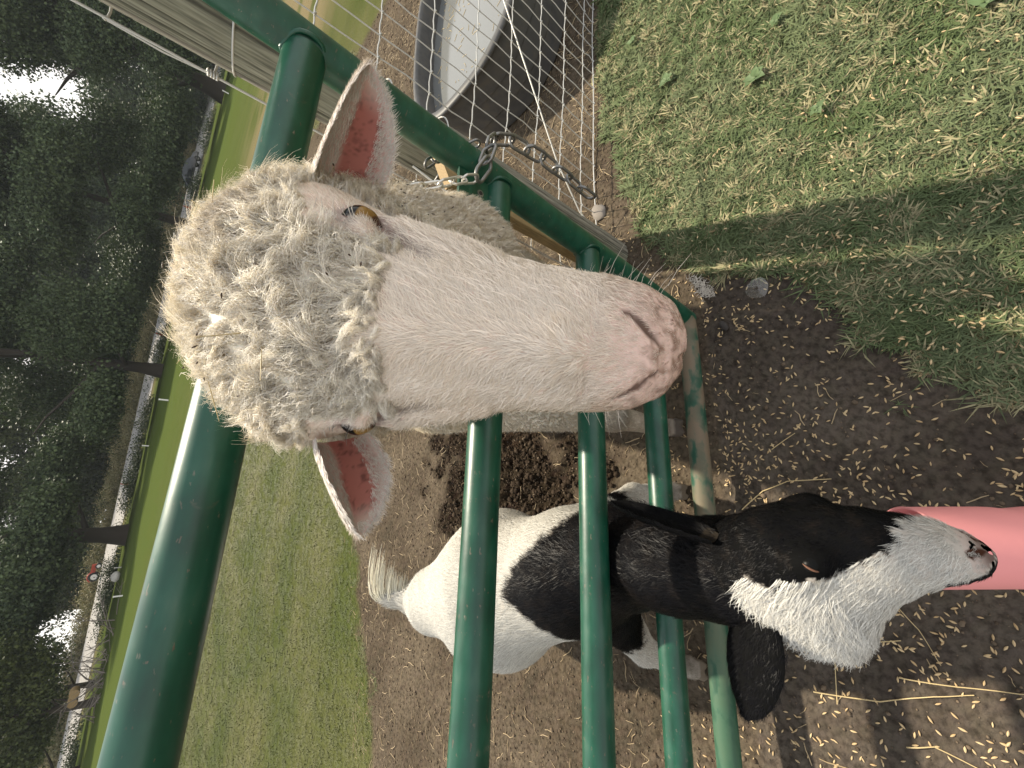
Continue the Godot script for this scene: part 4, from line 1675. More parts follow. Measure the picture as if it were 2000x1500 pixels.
func tank_at(ce: Vector3, an: float, f: float, y: float) -> Vector3:
	var c := cos(an)
	var s := sin(an)
	var r := pow(pow(absf(c), 2.7) + pow(absf(s), 2.7), -1.0 / 2.7)
	return ce + Vector3(c * r * 0.70 * f, y, s * r * 0.44 * f)


func make_tube() -> void:
	var t := thing("feed_tube", "smooth pink cardboard tube held out under the goat's nose", "tube")
	var g := Geo.new()
	var a := CAM + (Vector3(-0.0655, 0.4626, 0.4160) - CAM) * 1.2
	var d := Vector3(0.0, -0.737, 0.676).normalized()
	var st := a - d * 0.014
	var en := a + d * 0.40
	var u := d.cross(Vector3.RIGHT).normalized()
	var w := d.cross(u)
	var rows := 30
	for lay in 2:
		for i in rows + 1:
			var f := float(i) / rows
			for s in 65:
				var an := TAU * s / 64.0
				var r := 0.0553 - 0.002 * lay
				# a soft dent where it was squeezed
				r -= 0.0030 * exp(-pow((f - 0.52 - 0.16 * sin(an)) / 0.05, 2.0)) * (1.0 + cos(an))
				var nn := u * cos(an) + w * sin(an)
				g.pt(st.lerp(en, f) + nn * r, nn * (1.0 if lay == 0 else -1.0), Color.WHITE)
	for lay in 2:
		for i in rows:
			for s in 64:
				var o := lay * (rows + 1) * 65 + i * 65 + s
				g.quad(o, o + 1, o + 66, o + 65)
	put("wall", g.mesh(), M.pink, t)
	g = Geo.new()
	var ring := []
	for s in 48:
		var an := TAU * s / 48.0
		ring.append(st + (u * cos(an) + w * sin(an)) * 0.0543)
	g.tube(ring, [0.0016], 8, Color.WHITE, false, true)
	put("rim", g.mesh(), M.pink, t)


func make_litter() -> void:
	# tuft of shed wool
	var g := Geo.new()
	rng.seed = 511
	for i in 170:
		var u := rng.randf()
		var p := Vector3(0.615, 0.008, 0.012).lerp(Vector3(0.545, 0.012, 0.055), u) + Vector3(rng.randfn(0, 0.008), absf(rng.randfn(0, 0.005)), rng.randfn(0, 0.007))
		var o := Vector3(rng.randfn(0, 1), absf(rng.randfn(0, 0.5)), rng.randfn(0, 1)).normalized() * rng.randf_range(0.008, 0.022)
		var s := o.cross(Vector3.UP).normalized() * rng.randf_range(-0.008, 0.008)
		g.tube([p, p + o * 0.4 + s, p + o], [0.0007, 0.0008, 0.0003], 4, Color.WHITE, false)
	tag(put("wool_tuft", g.mesh(), M.shed), "tuft of shed white wool on the ground by the gate's lower corner", "wool")
	# crumpled clear plastic cup bottom
	var t := thing("crushed_cup", "crushed clear plastic lid lying between the wool tuft and the grass", "litter", "", Vector3(0.5275, 0.004, 0.1714))
	g = Geo.new()
	for i in 6:
		for j in 33:
			var an := TAU * j / 32.0
			var r: float = [0.004, 0.014, 0.019, 0.023, 0.026, 0.028][i]
			var y: float = [0.006, 0.007, 0.012, 0.014, 0.008, 0.003][i] + 0.003 * sin(an * 5.0 + i)
			g.pt(Vector3(cos(an) * r * (1.0 + 0.1 * sin(an * 3.0)), y, sin(an) * r), Vector3(cos(an) * 0.4, 0.9, sin(an) * 0.4).normalized(), Color.WHITE)
	for i in 5:
		for j in 32:
			g.quad(i * 33 + j, i * 33 + j + 1, (i + 1) * 33 + j + 1, (i + 1) * 33 + j)
	put("lid", g.mesh(), M.plastic, t)
	# pale stone under the fence
	g = Geo.new()
	g.ball(Vector3.ZERO, Vector3(0.038, 0.017, 0.028), 22, 14)
	for i in g.v.size():
		g.v[i] *= 1.0 + 0.35 * nz1.get_noise_3d(g.v[i].x * 1600.0, g.v[i].y * 1600.0, g.v[i].z * 1600.0)
	tag(put("stone", g.mesh(), M.stone, self, Transform3D(Basis(Vector3.UP, 0.6), Vector3(1.035, 0.002, -0.312))), "smooth pale stone at the foot of the wire fence", "stone")
	# dry black droppings
	g = Geo.new()
	g.ball(Vector3.ZERO, Vector3(0.017, 0.007, 0.010), 14, 10)
	tag(put("wood_chip", g.mesh(), M.dark, self, Transform3D(Basis(Vector3.UP, 0.5), Vector3(0.45, 0.006, 0.075))), "small dark chip of bark below the sheep's chin", "bark")
	# broad-leaved weeds
	var spots := [[Vector2(1.374, 0.009), 0.045, "broad pale green weed in the grass near the wire fence"], [Vector2(0.985, 0.674), 0.040, "broad-leaved weed at the edge of the picture in the far grass corner"], [Vector2(1.161, 0.26), 0.048, "long-leaved weed in the middle of the grass patch"], [Vector2(1.66, -0.10), 0.032, "clump of small round clover leaves beside the stock tank's shadow"], [Vector2(0.95, 0.375), 0.034, "narrow-leaved weed between dry grass blades"], [Vector2(1.30, 0.33), 0.038, "dock-like weed with upright leaves in the sunlit grass"]]
	for q in spots:
		var at: Vector2 = q[0]
		var w := thing("weed", q[2], "weed", "weeds in the grass", Vector3(at.x, 0.012, at.y))
		rng.seed = int(at.x * 1000.0)
		for l in 5:
			var lg := Geo.new()
			var an := l * 1.26 + rng.randf_range(-0.45, 0.45)
			var o := Vector3(cos(an), 0, sin(an))
			var sd := o.cross(Vector3.UP)
			var len: float = q[1] * rng.randf_range(0.4, 0.72)
			for i in 8:
				var u := i / 7.0
				var hw := len * 0.36 * sin(PI * pow(u, 0.62)) + 0.0008
				var c := o * len * u + Vector3.UP * (0.008 + len * 0.22 * sin(u * 2.4))
				for s in [-1.0, 0.0, 1.0]:
					lg.pt(c + sd * hw * s + Vector3.UP * (0.004 * absf(s)), (Vector3.UP + o * (0.3 - u * 0.5) - sd * s * 0.3).normalized(), Color.WHITE)
			for i in 7:
				for s in 2:
					lg.quad(i * 3 + s, i * 3 + s + 1, i * 3 + s + 4, i * 3 + s + 3)
			put("leaf", lg.mesh(), M.weed, w)


# ------------------------------------------------------------------ beyond the pen
func leaf_clump(sd: int, nl: int, size: float) -> ArrayMesh:
	rng.seed = sd
	var g := Geo.new()
	for i in nl:
		var p := Vector3(rng.randfn(0, 0.36), rng.randfn(0, 0.30), rng.randfn(0, 0.36))
		var o := Vector3(rng.randfn(0, 1), rng.randfn(-0.3, 0.7), rng.randfn(0, 1)).normalized()
		var s := o.cross(Vector3(rng.randfn(0, 1), rng.randfn(0, 1), rng.randfn(0, 1))).normalized() * size * 0.42
		var nn := o.cross(s).normalized()
		var tone := rng.randf_range(0.7, 1.0)
		var c := Color(tone, tone, tone * 0.9)
		var a := g.pt(p, nn, c)
		var b := g.pt(p + o * size * 0.5 + s, nn, c)
		var d := g.pt(p + o * size, nn, c)
		var e := g.pt(p + o * size * 0.5 - s, nn, c)
		g.quad(a, b, d, e)
	return g.mesh()


func tree(called: String, label: String, base: Vector2, trunk_r: float, height: float, blobs: Array, n: int, cols: Array, clumps: Array, scl: float, sd: int, group := "trees beyond the lawn") -> void:
	var y0 := rise(base.y)
	var t := thing(called, label, "tree", group, Vector3(base.x, y0, base.y))
	rng.seed = sd
	var g := Geo.new()
	var top := height * 0.72
	var pts := []
	var rad := []
	for i in 9:
		var u := i / 8.0
		pts.append(Vector3(0.25 * sin(u * 3.0 + sd), -0.1 + top * u, 0.2 * cos(u * 2.0 + sd)))
		rad.append(trunk_r * (1.35 - 0.35 * minf(1.0, u * 8.0)) * (1.0 - 0.75 * u))
	g.tube(pts, rad, 12)
	put("trunk", g.mesh(), M.bark, t)
	for i in 7:
		var b := Geo.new()
		var h: float = lerpf(0.12, 0.7, i / 6.0) * height
		var an := i * 2.4 + sd
		var o := Vector3(cos(an), 0.45, sin(an))
		var st := Vector3(0, h, 0)
		var l := height * rng.randf_range(0.22, 0.36)
		b.tube([st, st + o * l * 0.4, st + o * l * 0.75 + Vector3(0, l * 0.03, 0), st + o * l], [trunk_r * 0.34, trunk_r * 0.24, trunk_r * 0.15, trunk_r * 0.05], 8)
		put("limb", b.mesh(), M.bark, t)
	var xf := []
	var cs := []
	for i in clumps.size():
		xf.append([])
		cs.append(PackedColorArray())
	for i in n:
		var bl: Array = blobs[rng.randi() % blobs.size()]
		var q := Vector3(rng.randfn(0, 1), rng.randfn(0, 1), rng.randfn(0, 1)).normalized() * pow(rng.randf(), 0.42)
		var r: Vector3 = bl[1]
		var p: Vector3 = bl[0] + q * r
		if nz1.get_noise_3d((p.x + base.x) * 26.0, p.y * 26.0, (p.z + base.y) * 26.0) < -0.27 or nz2.get_noise_3d((p.x + base.x) * 110.0, p.y * 110.0, p.z * 110.0) < -0.28:
			continue
		var m := rng.randi() % clumps.size()
		xf[m].append(Transform3D(Basis(Vector3.UP, rng.randf() * TAU).rotated(Vector3.RIGHT, rng.randfn(0, 0.4)).scaled(Vector3.ONE * scl * rng.randf_range(0.7, 1.3)), p))
		var c: Color = cols[0]
		cs[m].append(c.lerp(cols[1], rng.randf()))
	for i in clumps.size():
		if xf[i].size():
			many("crown", clumps[i], M.leaf, xf[i], cs[i], t)


func make_far() -> void:
	# road on the bank with a pale kerb wall
	var g := Geo.new()
	var nx := 80
	for i in nx + 1:
		var x := lerpf(-140.0, 160.0, float(i) / nx)
		for z in [-56.0, -66.0]:
			g.pt(Vector3(x, rise(z) + 0.03, z), Vector3(0, 1, 0.07).normalized(), Color.WHITE)
	for i in nx:
		g.quad(i * 2, i * 2 + 1, i * 2 + 3, i * 2 + 2)
	structure(put("road", g.mesh(), M.road), "pale gravel road along the bank beyond the lawn")
	var clumps := [leaf_clump(601, 40, 0.19), leaf_clump(602, 38, 0.18), leaf_clump(603, 36, 0.20)]
	var dark := [lin(0.056, 0.082, 0.042), lin(0.120, 0.155, 0.078)]
	var olive := [lin(0.060, 0.078, 0.028), lin(0.11, 0.13, 0.045)]
	# the row of big trees on this side of the road
	var big := [
		[Vector2(-3.1, -46.0), 0.62, "broad dark tree with the thick forked trunk behind the goat's side of the lawn"],
		[Vector2(10.2, -46.0), 0.50, "dark tree straight behind the sheep's crown"],
		[Vector2(24.5, -45.5), 0.42, "dark tree with the thin trunk in front of the parked car"],
		[Vector2(36.0, -40.0), 0.75, "dark tree with the thickest trunk beside the wooden post"]]
	for i in big.size():
		var b: Array = big[i]
		rng.seed = 700 + i
		var blobs := []
		for k in 11:
			var an := k * 2.4
			var rr := 1.2 + 4.6 * sqrt(k / 11.0)
			blobs.append([Vector3(cos(an) * rr, rng.randf_range(3.6, 17.0), sin(an) * rr), Vector3(rng.randf_range(2.4, 3.8), rng.randf_range(1.5, 2.5), rng.randf_range(2.4, 3.6))])
		for k in 5:
			var an := k * 1.3 + i
			blobs.append([Vector3(cos(an) * 5.4, rng.randf_range(3.0, 4.0) + (1.0 if i == 0 else 0.0), sin(an) * 5.0), Vector3(2.4, 1.0, 2.2)])
		tree("broadleaf_tree", b[2], b[0], b[1], 18.0, blobs, 6000, dark, clumps, 1.0, 710 + i)
	# behind the road
	var back := [[-34.0, -88.0], [-24.0, -80.0], [6.0, -92.0], [19.0, -84.0], [33.0, -90.0], [46.0, -82.0], [60.0, -78.0], [74.0, -72.0], [-44.0, -104.0], [84.0, -60.0], [54.0, -70.0], [66.0, -66.0], [12.0, -76.0], [26.0, -74.0], [40.0, -76.0], [-1.0, -84.0]]
	var who := ["at the far left of the lawn", "left of the pale house", "right of the tractor", "behind the sheep's crown", "behind the thin trunk", "left of the parked car", "behind the parked car", "right of the parked car", "farthest left of all, behind the others", "hidden by the wooden post", "behind the car's tail", "just left of the wooden post", "between the two straight trunks", "above the left red cones", "above the car's bonnet", "behind the thick forked trunk"]
	for i in back.size():
		rng.seed = 740 + i
		var blobs := []
		for k in 10:
			blobs.append([Vector3(rng.randfn(0, 4.5), rng.randf_range(2.0, 18.0), rng.randfn(0, 3.0)), Vector3(5.0, 3.0, 4.0)])
		for k in (4 if i != 1 else 0):
			blobs.append([Vector3(rng.randfn(0, 5.5), rng.randf_range(0.8, 3.0), rng.randfn(2.0, 1.0)), Vector3(4.0, 1.6, 2.0)])
		tree("far_tree", "tall dark tree beyond the road, " + who[i], Vector2(back[i][0], back[i][1]), 0.5, 18.0, blobs, 2600, dark if i % 3 else olive, clumps, 1.7, 760 + i, "trees beyond the road")
	# lighter trees and scrub on the goat's side
	var scrub := [[Vector2(-11.5, -37.0), 7.5, "loose olive green tree over the brush pile"], [Vector2(-16.5, -41.0), 9.0, "olive tree at the lower left edge of the picture"], [Vector2(-14.0, -48.0), 8.0, "leafy tree between the brush pile and the road"]]
	for i in scrub.size():
		rng.seed = 780 + i
		var h: float = scrub[i][1]
		var blobs := []
		for k in 8:
			blobs.append([Vector3(rng.randfn(0, 1.9), rng.randf_range(1.8, h), rng.randfn(0, 1.6)), Vector3(1.8, 1.3, 1.7)])
		tree("olive_tree", scrub[i][2], scrub[i][0], 0.22, h, blobs, 1100, olive, clumps, 0.85, 790 + i)
	# bushes along the road's near edge and on the bank
	var bn := 0
	var where := ["at the left end of the road", "near the tractor", "left of the thick forked trunk", "right of the thick forked trunk", "below the tall dark tree", "behind the sheep's crown", "beside the straight trunk", "left of the parked car", "right of the parked car", "at the foot of the thickest trunk", "near the wooden post", "at the right end of the road"]
	for x in [-20.0, -9.0, -6.5, 0.5, 3.0, 7.0, 14.0, 22.0, 41.0, 33.0, 47.0, 54.0]:
		rng.seed = 800 + bn
		var z := -50.0 - 2.5 * rng.randf()
		var t := thing("bush", "low dark bush on the bank " + where[bn], "bush", "bushes along the road", Vector3(x, rise(z), z))
		var xf := [[], [], []]
		var cs := [PackedColorArray(), PackedColorArray(), PackedColorArray()]
		for k in 90:
			var q := Vector3(rng.randfn(0, 1.3), absf(rng.randfn(0.1, 0.36)), rng.randfn(0, 0.5))
			var m := rng.randi() % 3
			xf[m].append(Transform3D(Basis(Vector3.UP, rng.randf() * TAU).scaled(Vector3.ONE * 0.6), q))
			cs[m].append(dark[0].lerp(olive[0], rng.randf()))
		for m in 3:
			many("foliage", clumps[m], M.leaf, xf[m], cs[m], t)
		bn += 1
	# dry brush along the far edge of the road
	rng.seed = 820
	var xf2 := []
	var cs2 := PackedColorArray()
	for k in 2600:
		var x := rng.randf_range(-34.0, 70.0)
		var z := -66.6 - 3.0 * rng.randf()
		xf2.append(Transform3D(Basis(Vector3.UP, rng.randf() * TAU).scaled(Vector3.ONE * rng.randf_range(0.5, 1.0)), Vector3(x, rise(z) + rng.randf() * rng.randf_range(0.3, 1.5), z)))
		cs2.append(lin(0.34, 0.28, 0.165).lerp(lin(0.17, 0.165, 0.08), rng.randf()))
	tag(many("dry_scrub", clumps[0], M.leaf, xf2, cs2), "strip of dry scrub along the far edge of the road", "scrub")
	make_house()
	make_tractor()
	make_car()
	make_brush()
	var st := [[Vector2(28.0, -30.9), "white stake on the lawn by the wooden post"], [Vector2(18.5, -30.4), "white stake on the lawn below the parked car"], [Vector2(4.67, -26.9), "white stake on the lawn beside the gate's top rail"], [Vector2(3.4, -39.8), "white stake in the shade of the big trees"], [Vector2(-5.18, -43.3), "white stake on the lawn below the tractor"], [Vector2(-5.3, -32.0), "white stake on the lawn left of the thick forked trunk"]]
	for s in st:
		var o := thing("marker_stake", s[1], "stake", "white stakes on the lawn", Vector3(s[0].x, 0, s[0].y))
		var b := Geo.new()
		b.plank(Vector3(0, 0.17, 0), Vector3(0.07, 0.38, 0.05), 0.01)
		put("post", b.mesh(), M.white, o)
		b = Geo.new()
		b.plank(Vector3(0, 0.375, 0), Vector3(0.085, 0.03, 0.065), 0.008)
		put("cap", b.mesh(), M.white, o)
	var sk := Geo.new()
	sk.ball(Vector3(0, 0.22, 0), Vector3(0.36, 0.26, 0.3), 16, 10)
	for i in sk.v.size():
		sk.v[i] *= 1.0 + 0.15 * nz1.get_noise_3d(sk.v[i].x * 200.0, sk.v[i].y * 200.0, sk.v[i].z * 200.0)
	tag(put("white_sack", sk.mesh(), M.white, self, Transform3D(Basis.IDENTITY, Vector3(-5.75, 0, -43.0))), "lumpy white sack on the lawn beside the stake below the tractor", "sack")
	var cn := [[29.87, 62.0, "behind the thin trunk's left side"], [23.88, 62.0, "above the sheep's ear side of the road"], [16.45, 62.0, "straight behind the sheep's crown"], [1.01, 62.0, "between the two thickest trunks"]]
	for c in cn:
		var a := deg_to_rad(c[0])
		var p := Vector3(sin(a) * c[1] / cos(a) * 0.985, 0, -56.8)
		p.x = tan(a) * (56.8 + 0.477)
		p.y = rise(p.z) + 0.03
		var o := thing("traffic_cone", "red cone on the road " + c[2], "cone", "red cones along the road", p)
		var b := Geo.new()
		b.tube([Vector3(0, 0.04, 0), Vector3(0, 0.4, 0), Vector3(0, 0.75, 0)], [0.2, 0.11, 0.03], 16)
		put("cone", b.mesh(), M.red, o)
		b = Geo.new()
		b.box(Vector3(0, 0.02, 0), Vector3(0.5, 0.04, 0.5))
		put("base", b.mesh(), M.red, o)


func make_house() -> void:
	var p := Vector3(-11.5, rise(-95.0), -95.0)
	var t := thing("house", "pale beige building with a grey roof beyond the tractor", "building", "", p)
	var g := Geo.new()
	g.box(Vector3(0, 1.4, 0), Vector3(9.4, 2.8, 6.0))
	put("wall", g.mesh(), M.wall, t)
	g = Geo.new()
	var a := Vector3(-4.9, 2.75, 3.5)
	var b := Vector3(4.9, 2.75, 3.5)
	var r0 := Vector3(-4.9, 4.6, 0)
	var r1 := Vector3(4.9, 4.6, 0)
	g.face(a, b, r1, r0, Color.WHITE, Vector3(0, 1, 1))
	g.face(Vector3(-4.9, 2.75, -3.5), Vector3(4.9, 2.75, -3.5), r1, r0, Color.WHITE, Vector3(0, 1, -1))
	g.face(a, Vector3(-4.9, 2.75, -3.5), r0, r0, Color.WHITE, Vector3(-1, 0, 0))
	g.face(b, Vector3(4.9, 2.75, -3.5), r1, r1, Color.WHITE, Vector3(1, 0, 0))
	put("roof", g.mesh(), M.roof, t)
	for x in [-2.6, 2.4]:
		g = Geo.new()
		g.box(Vector3(x, 1.5, 3.02), Vector3(1.3, 1.1, 0.08))
		var w := put("window", g.mesh(), M.white, t)
		g = Geo.new()
		g.box(Vector3(x, 1.5, 3.05), Vector3(1.1, 0.9, 0.06))
		put("pane", g.mesh(), M.glass, w)
	g = Geo.new()
	g.box(Vector3(0.2, 1.02, 3.03), Vector3(0.95, 2.04, 0.08))
	put("door", g.mesh(), M.roof, t)


func wheel(t: Node3D, at: Vector3, r: float, w: float, rim: Material) -> void:
	var g := Geo.new()
	var pts := []
	for i in 30:
		var an := TAU * i / 30.0
		pts.append(at + Vector3(cos(an), sin(an), 0) * (r - w * 0.45))
	g.tube(pts, [w * 0.48], 12, Color.WHITE, false, true)
	var o := put("wheel", g.mesh(), M.tyre, t)
	g = Geo.new()
	g.tube([at - Vector3(0, 0, w * 0.3), at + Vector3(0, 0, w * 0.3)], [r - w * 0.8], 24)
	put("rim", g.mesh(), rim, o)


func make_tractor() -> void:
	var p := Vector3(-8.0, rise(-66.0) + 0.03, -65.0)
	var t := thing("tractor", "small red tractor with black tyres on the road before the pale building", "tractor", "", p)
	t.scale = Vector3.ONE * 0.72
	var g := Geo.new()
	g.plank(Vector3(0.5, 0.85, 0), Vector3(1.3, 0.5, 0.55), 0.08)
	put("hood", g.mesh(), M.red, t)
	g = Geo.new()
	g.plank(Vector3(-0.55, 0.8, 0), Vector3(0.9, 0.35, 0.6), 0.06)
	put("body", g.mesh(), M.red, t)
	g = Geo.new()
	g.plank(Vector3(-0.6, 1.15, 0), Vector3(0.45, 0.1, 0.45), 0.03)
	g.plank(Vector3(-0.82, 1.35, 0), Vector3(0.1, 0.4, 0.42), 0.03)
	put("seat", g.mesh(), M.tyre, t)
	for z in [-0.55, 0.55]:
		wheel(t, Vector3(-0.6, 0.62, z), 0.62, 0.3, M.white)
		wheel(t, Vector3(0.85, 0.36, z * 0.85), 0.36, 0.18, M.white)
		g = Geo.new()
		var pts := []
		for i in 9:
			var an := lerpf(0.3, 2.7, i / 8.0)
			pts.append(Vector3(-0.6 + cos(an) * 0.72, 0.62 + sin(an) * 0.72, z))
		g.tube(pts, [0.06], 8)
		put("fender", g.mesh(), M.red, t)
	g = Geo.new()
	g.tube([Vector3(0.65, 1.1, 0), Vector3(0.65, 1.65, 0)], [0.035], 10)
	put("exhaust_pipe", g.mesh(), M.tyre, t)
	g = Geo.new()
	var ring := []
	for i in 20:
		var an := TAU * i / 20.0
		ring.append(Vector3(-0.12 + 0.1 * cos(an), 1.3 + 0.1 * cos(an), 0.19 * sin(an)))
	g.tube(ring, [0.015], 6, Color.WHITE, false, true)
	g.tube([Vector3(0.1, 1.0, 0), Vector3(-0.12, 1.3, 0)], [0.02], 8)
	put("steering_wheel", g.mesh(), M.tyre, t)


func make_car() -> void:
	var p := Vector3(38.2, rise(-57.5) + 0.03, -57.2)
	var t := thing("parked_car", "dark parked car on the road under the trees", "car", "", p)
	t.rotation.y = -0.12
	# side outline swept across the width with tumblehome
	var low := [Vector2(-2.2, 0.30), Vector2(-2.25, 0.62), Vector2(-2.05, 0.88), Vector2(-1.3, 0.95), Vector2(1.0, 0.98), Vector2(1.95, 0.84), Vector2(2.2, 0.62), Vector2(2.2, 0.30)]
	var g := Geo.new()
	var cols := low.size()
	for s in [-1.0, -0.8, 0.8, 1.0]:
		for q in low:
			var in_ := 0.05 if absf(s) > 0.9 else 0.0
			g.pt(Vector3(q.x * (1.0 - in_ * 0.5), q.y - in_ * 0.6 * float(q.y > 0.5), s * 0.88), Vector3(q.x * 0.3, q.y - 0.4, s).normalized(), Color.WHITE)
	for i in 3:
		for j in cols - 1:
			g.quad(i * cols + j, i * cols + j + 1, (i + 1) * cols + j + 1, (i + 1) * cols + j)
	for s in [0, 3]:
		for j in range(1, cols - 1):
			g.tri(s * cols, s * cols + j, s * cols + j + 1)
	put("body", g.mesh(), M.car, t)
	g = Geo.new()
	var cab := [Vector2(-1.75, 0.93), Vector2(-1.05, 1.38), Vector2(-0.2, 1.46), Vector2(0.45, 1.38), Vector2(1.25, 0.96)]
	for s in [-1.0, 1.0]:
		for q in cab:
			g.pt(Vector3(q.x, q.y, s * lerpf(0.80, 0.60, (q.y - 0.93) / 0.53)), Vector3(0, 0.4, s).normalized(), Color.WHITE)
	for j in 4:
		g.quad(j, j + 1, 5 + j + 1, 5 + j)
	for s in [0, 5]:
		for j in [1, 2, 3]:
			g.tri(s, s + j, s + j + 1)
	put("cabin", g.mesh(), M.glass, t)
	g = Geo.new()
	g.plank(Vector3(-0.3, 1.455, 0), Vector3(1.2, 0.03, 1.16), 0.01)
	put("roof", g.mesh(), M.car_top, t)
	for x in [-1.38, 1.32]:
		for z in [-0.80, 0.80]:
			wheel(t, Vector3(x, 0.32, z), 0.32, 0.2, M.steel)
	for z in [-0.55, 0.55]:
		g = Geo.new()
		g.ball(Vector3(2.12, 0.66, z), Vector3(0.08, 0.07, 0.18), 12, 8)
		put("headlight", g.mesh(), M.white, t)


func make_brush() -> void:
	var t := thing("brush_pile", "tangled pile of bare grey branches at the edge of the lawn", "brush", "", Vector3(-8.6, 0, -33.0))
	rng.seed = 901
	for i in 46:
		var g := Geo.new()
		var st := Vector3(rng.randfn(0, 1.3), rng.randf_range(0.0, 0.25), rng.randfn(0, 0.7))
		var o := Vector3(rng.randfn(0, 1), rng.randf_range(0.1, 0.9), rng.randfn(0, 0.7)).normalized()
		var l := rng.randf_range(0.8, 2.6)
		var r := rng.randf_range(0.012, 0.035)
		var bend := Vector3(rng.randfn(0, 0.2), rng.randfn(0, 0.15), rng.randfn(0, 0.2))
		g.tube([st, st + o * l * 0.35 + bend * 0.4, st + o * l * 0.7 + bend, st + o * l + bend * 1.3], [r, r * 0.8, r * 0.5, r * 0.2], 5, Color.WHITE, false)
		for k in 3:
			var q := st + o * l * rng.randf_range(0.35, 0.85) + bend * 0.8
			var o2 := (o + Vector3(rng.randfn(0, 0.7), rng.randfn(0.1, 0.4), rng.randfn(0, 0.7))).normalized()
			g.tube([q, q + o2 * l * 0.2, q + o2 * l * 0.42 + Vector3(0, 0.05, 0)], [r * 0.5, r * 0.35, r * 0.12], 4, Color.WHITE, false)
		put("branch", g.mesh(), M.twig, t)
	# a bare leaning bough above the pile, and two round cut logs on it
	var b := Geo.new()
	b.tube([Vector3(-1.3, 0, -0.6), Vector3(-0.9, 0.7, -0.6), Vector3(-0.2, 1.3, -0.5), Vector3(0.8, 1.6, -0.5)], [0.045, 0.035, 0.022, 0.008], 8)
	put("bough", b.mesh(), M.twig, t)
	for x in [-1.0, -0.6]:
		var lg := Geo.new()
		lg.tube([Vector3(-9.2 + x, 1.05, -33.2), Vector3(-9.2 + x, 1.05, -32.5)], [0.2], 16)
		tag(put("cut_log", lg.mesh(), M.batten), "pale cut log end on the brush pile, " + ("the left one" if x < -0.8 else "the right one"), "log", "cut logs on the brush pile")


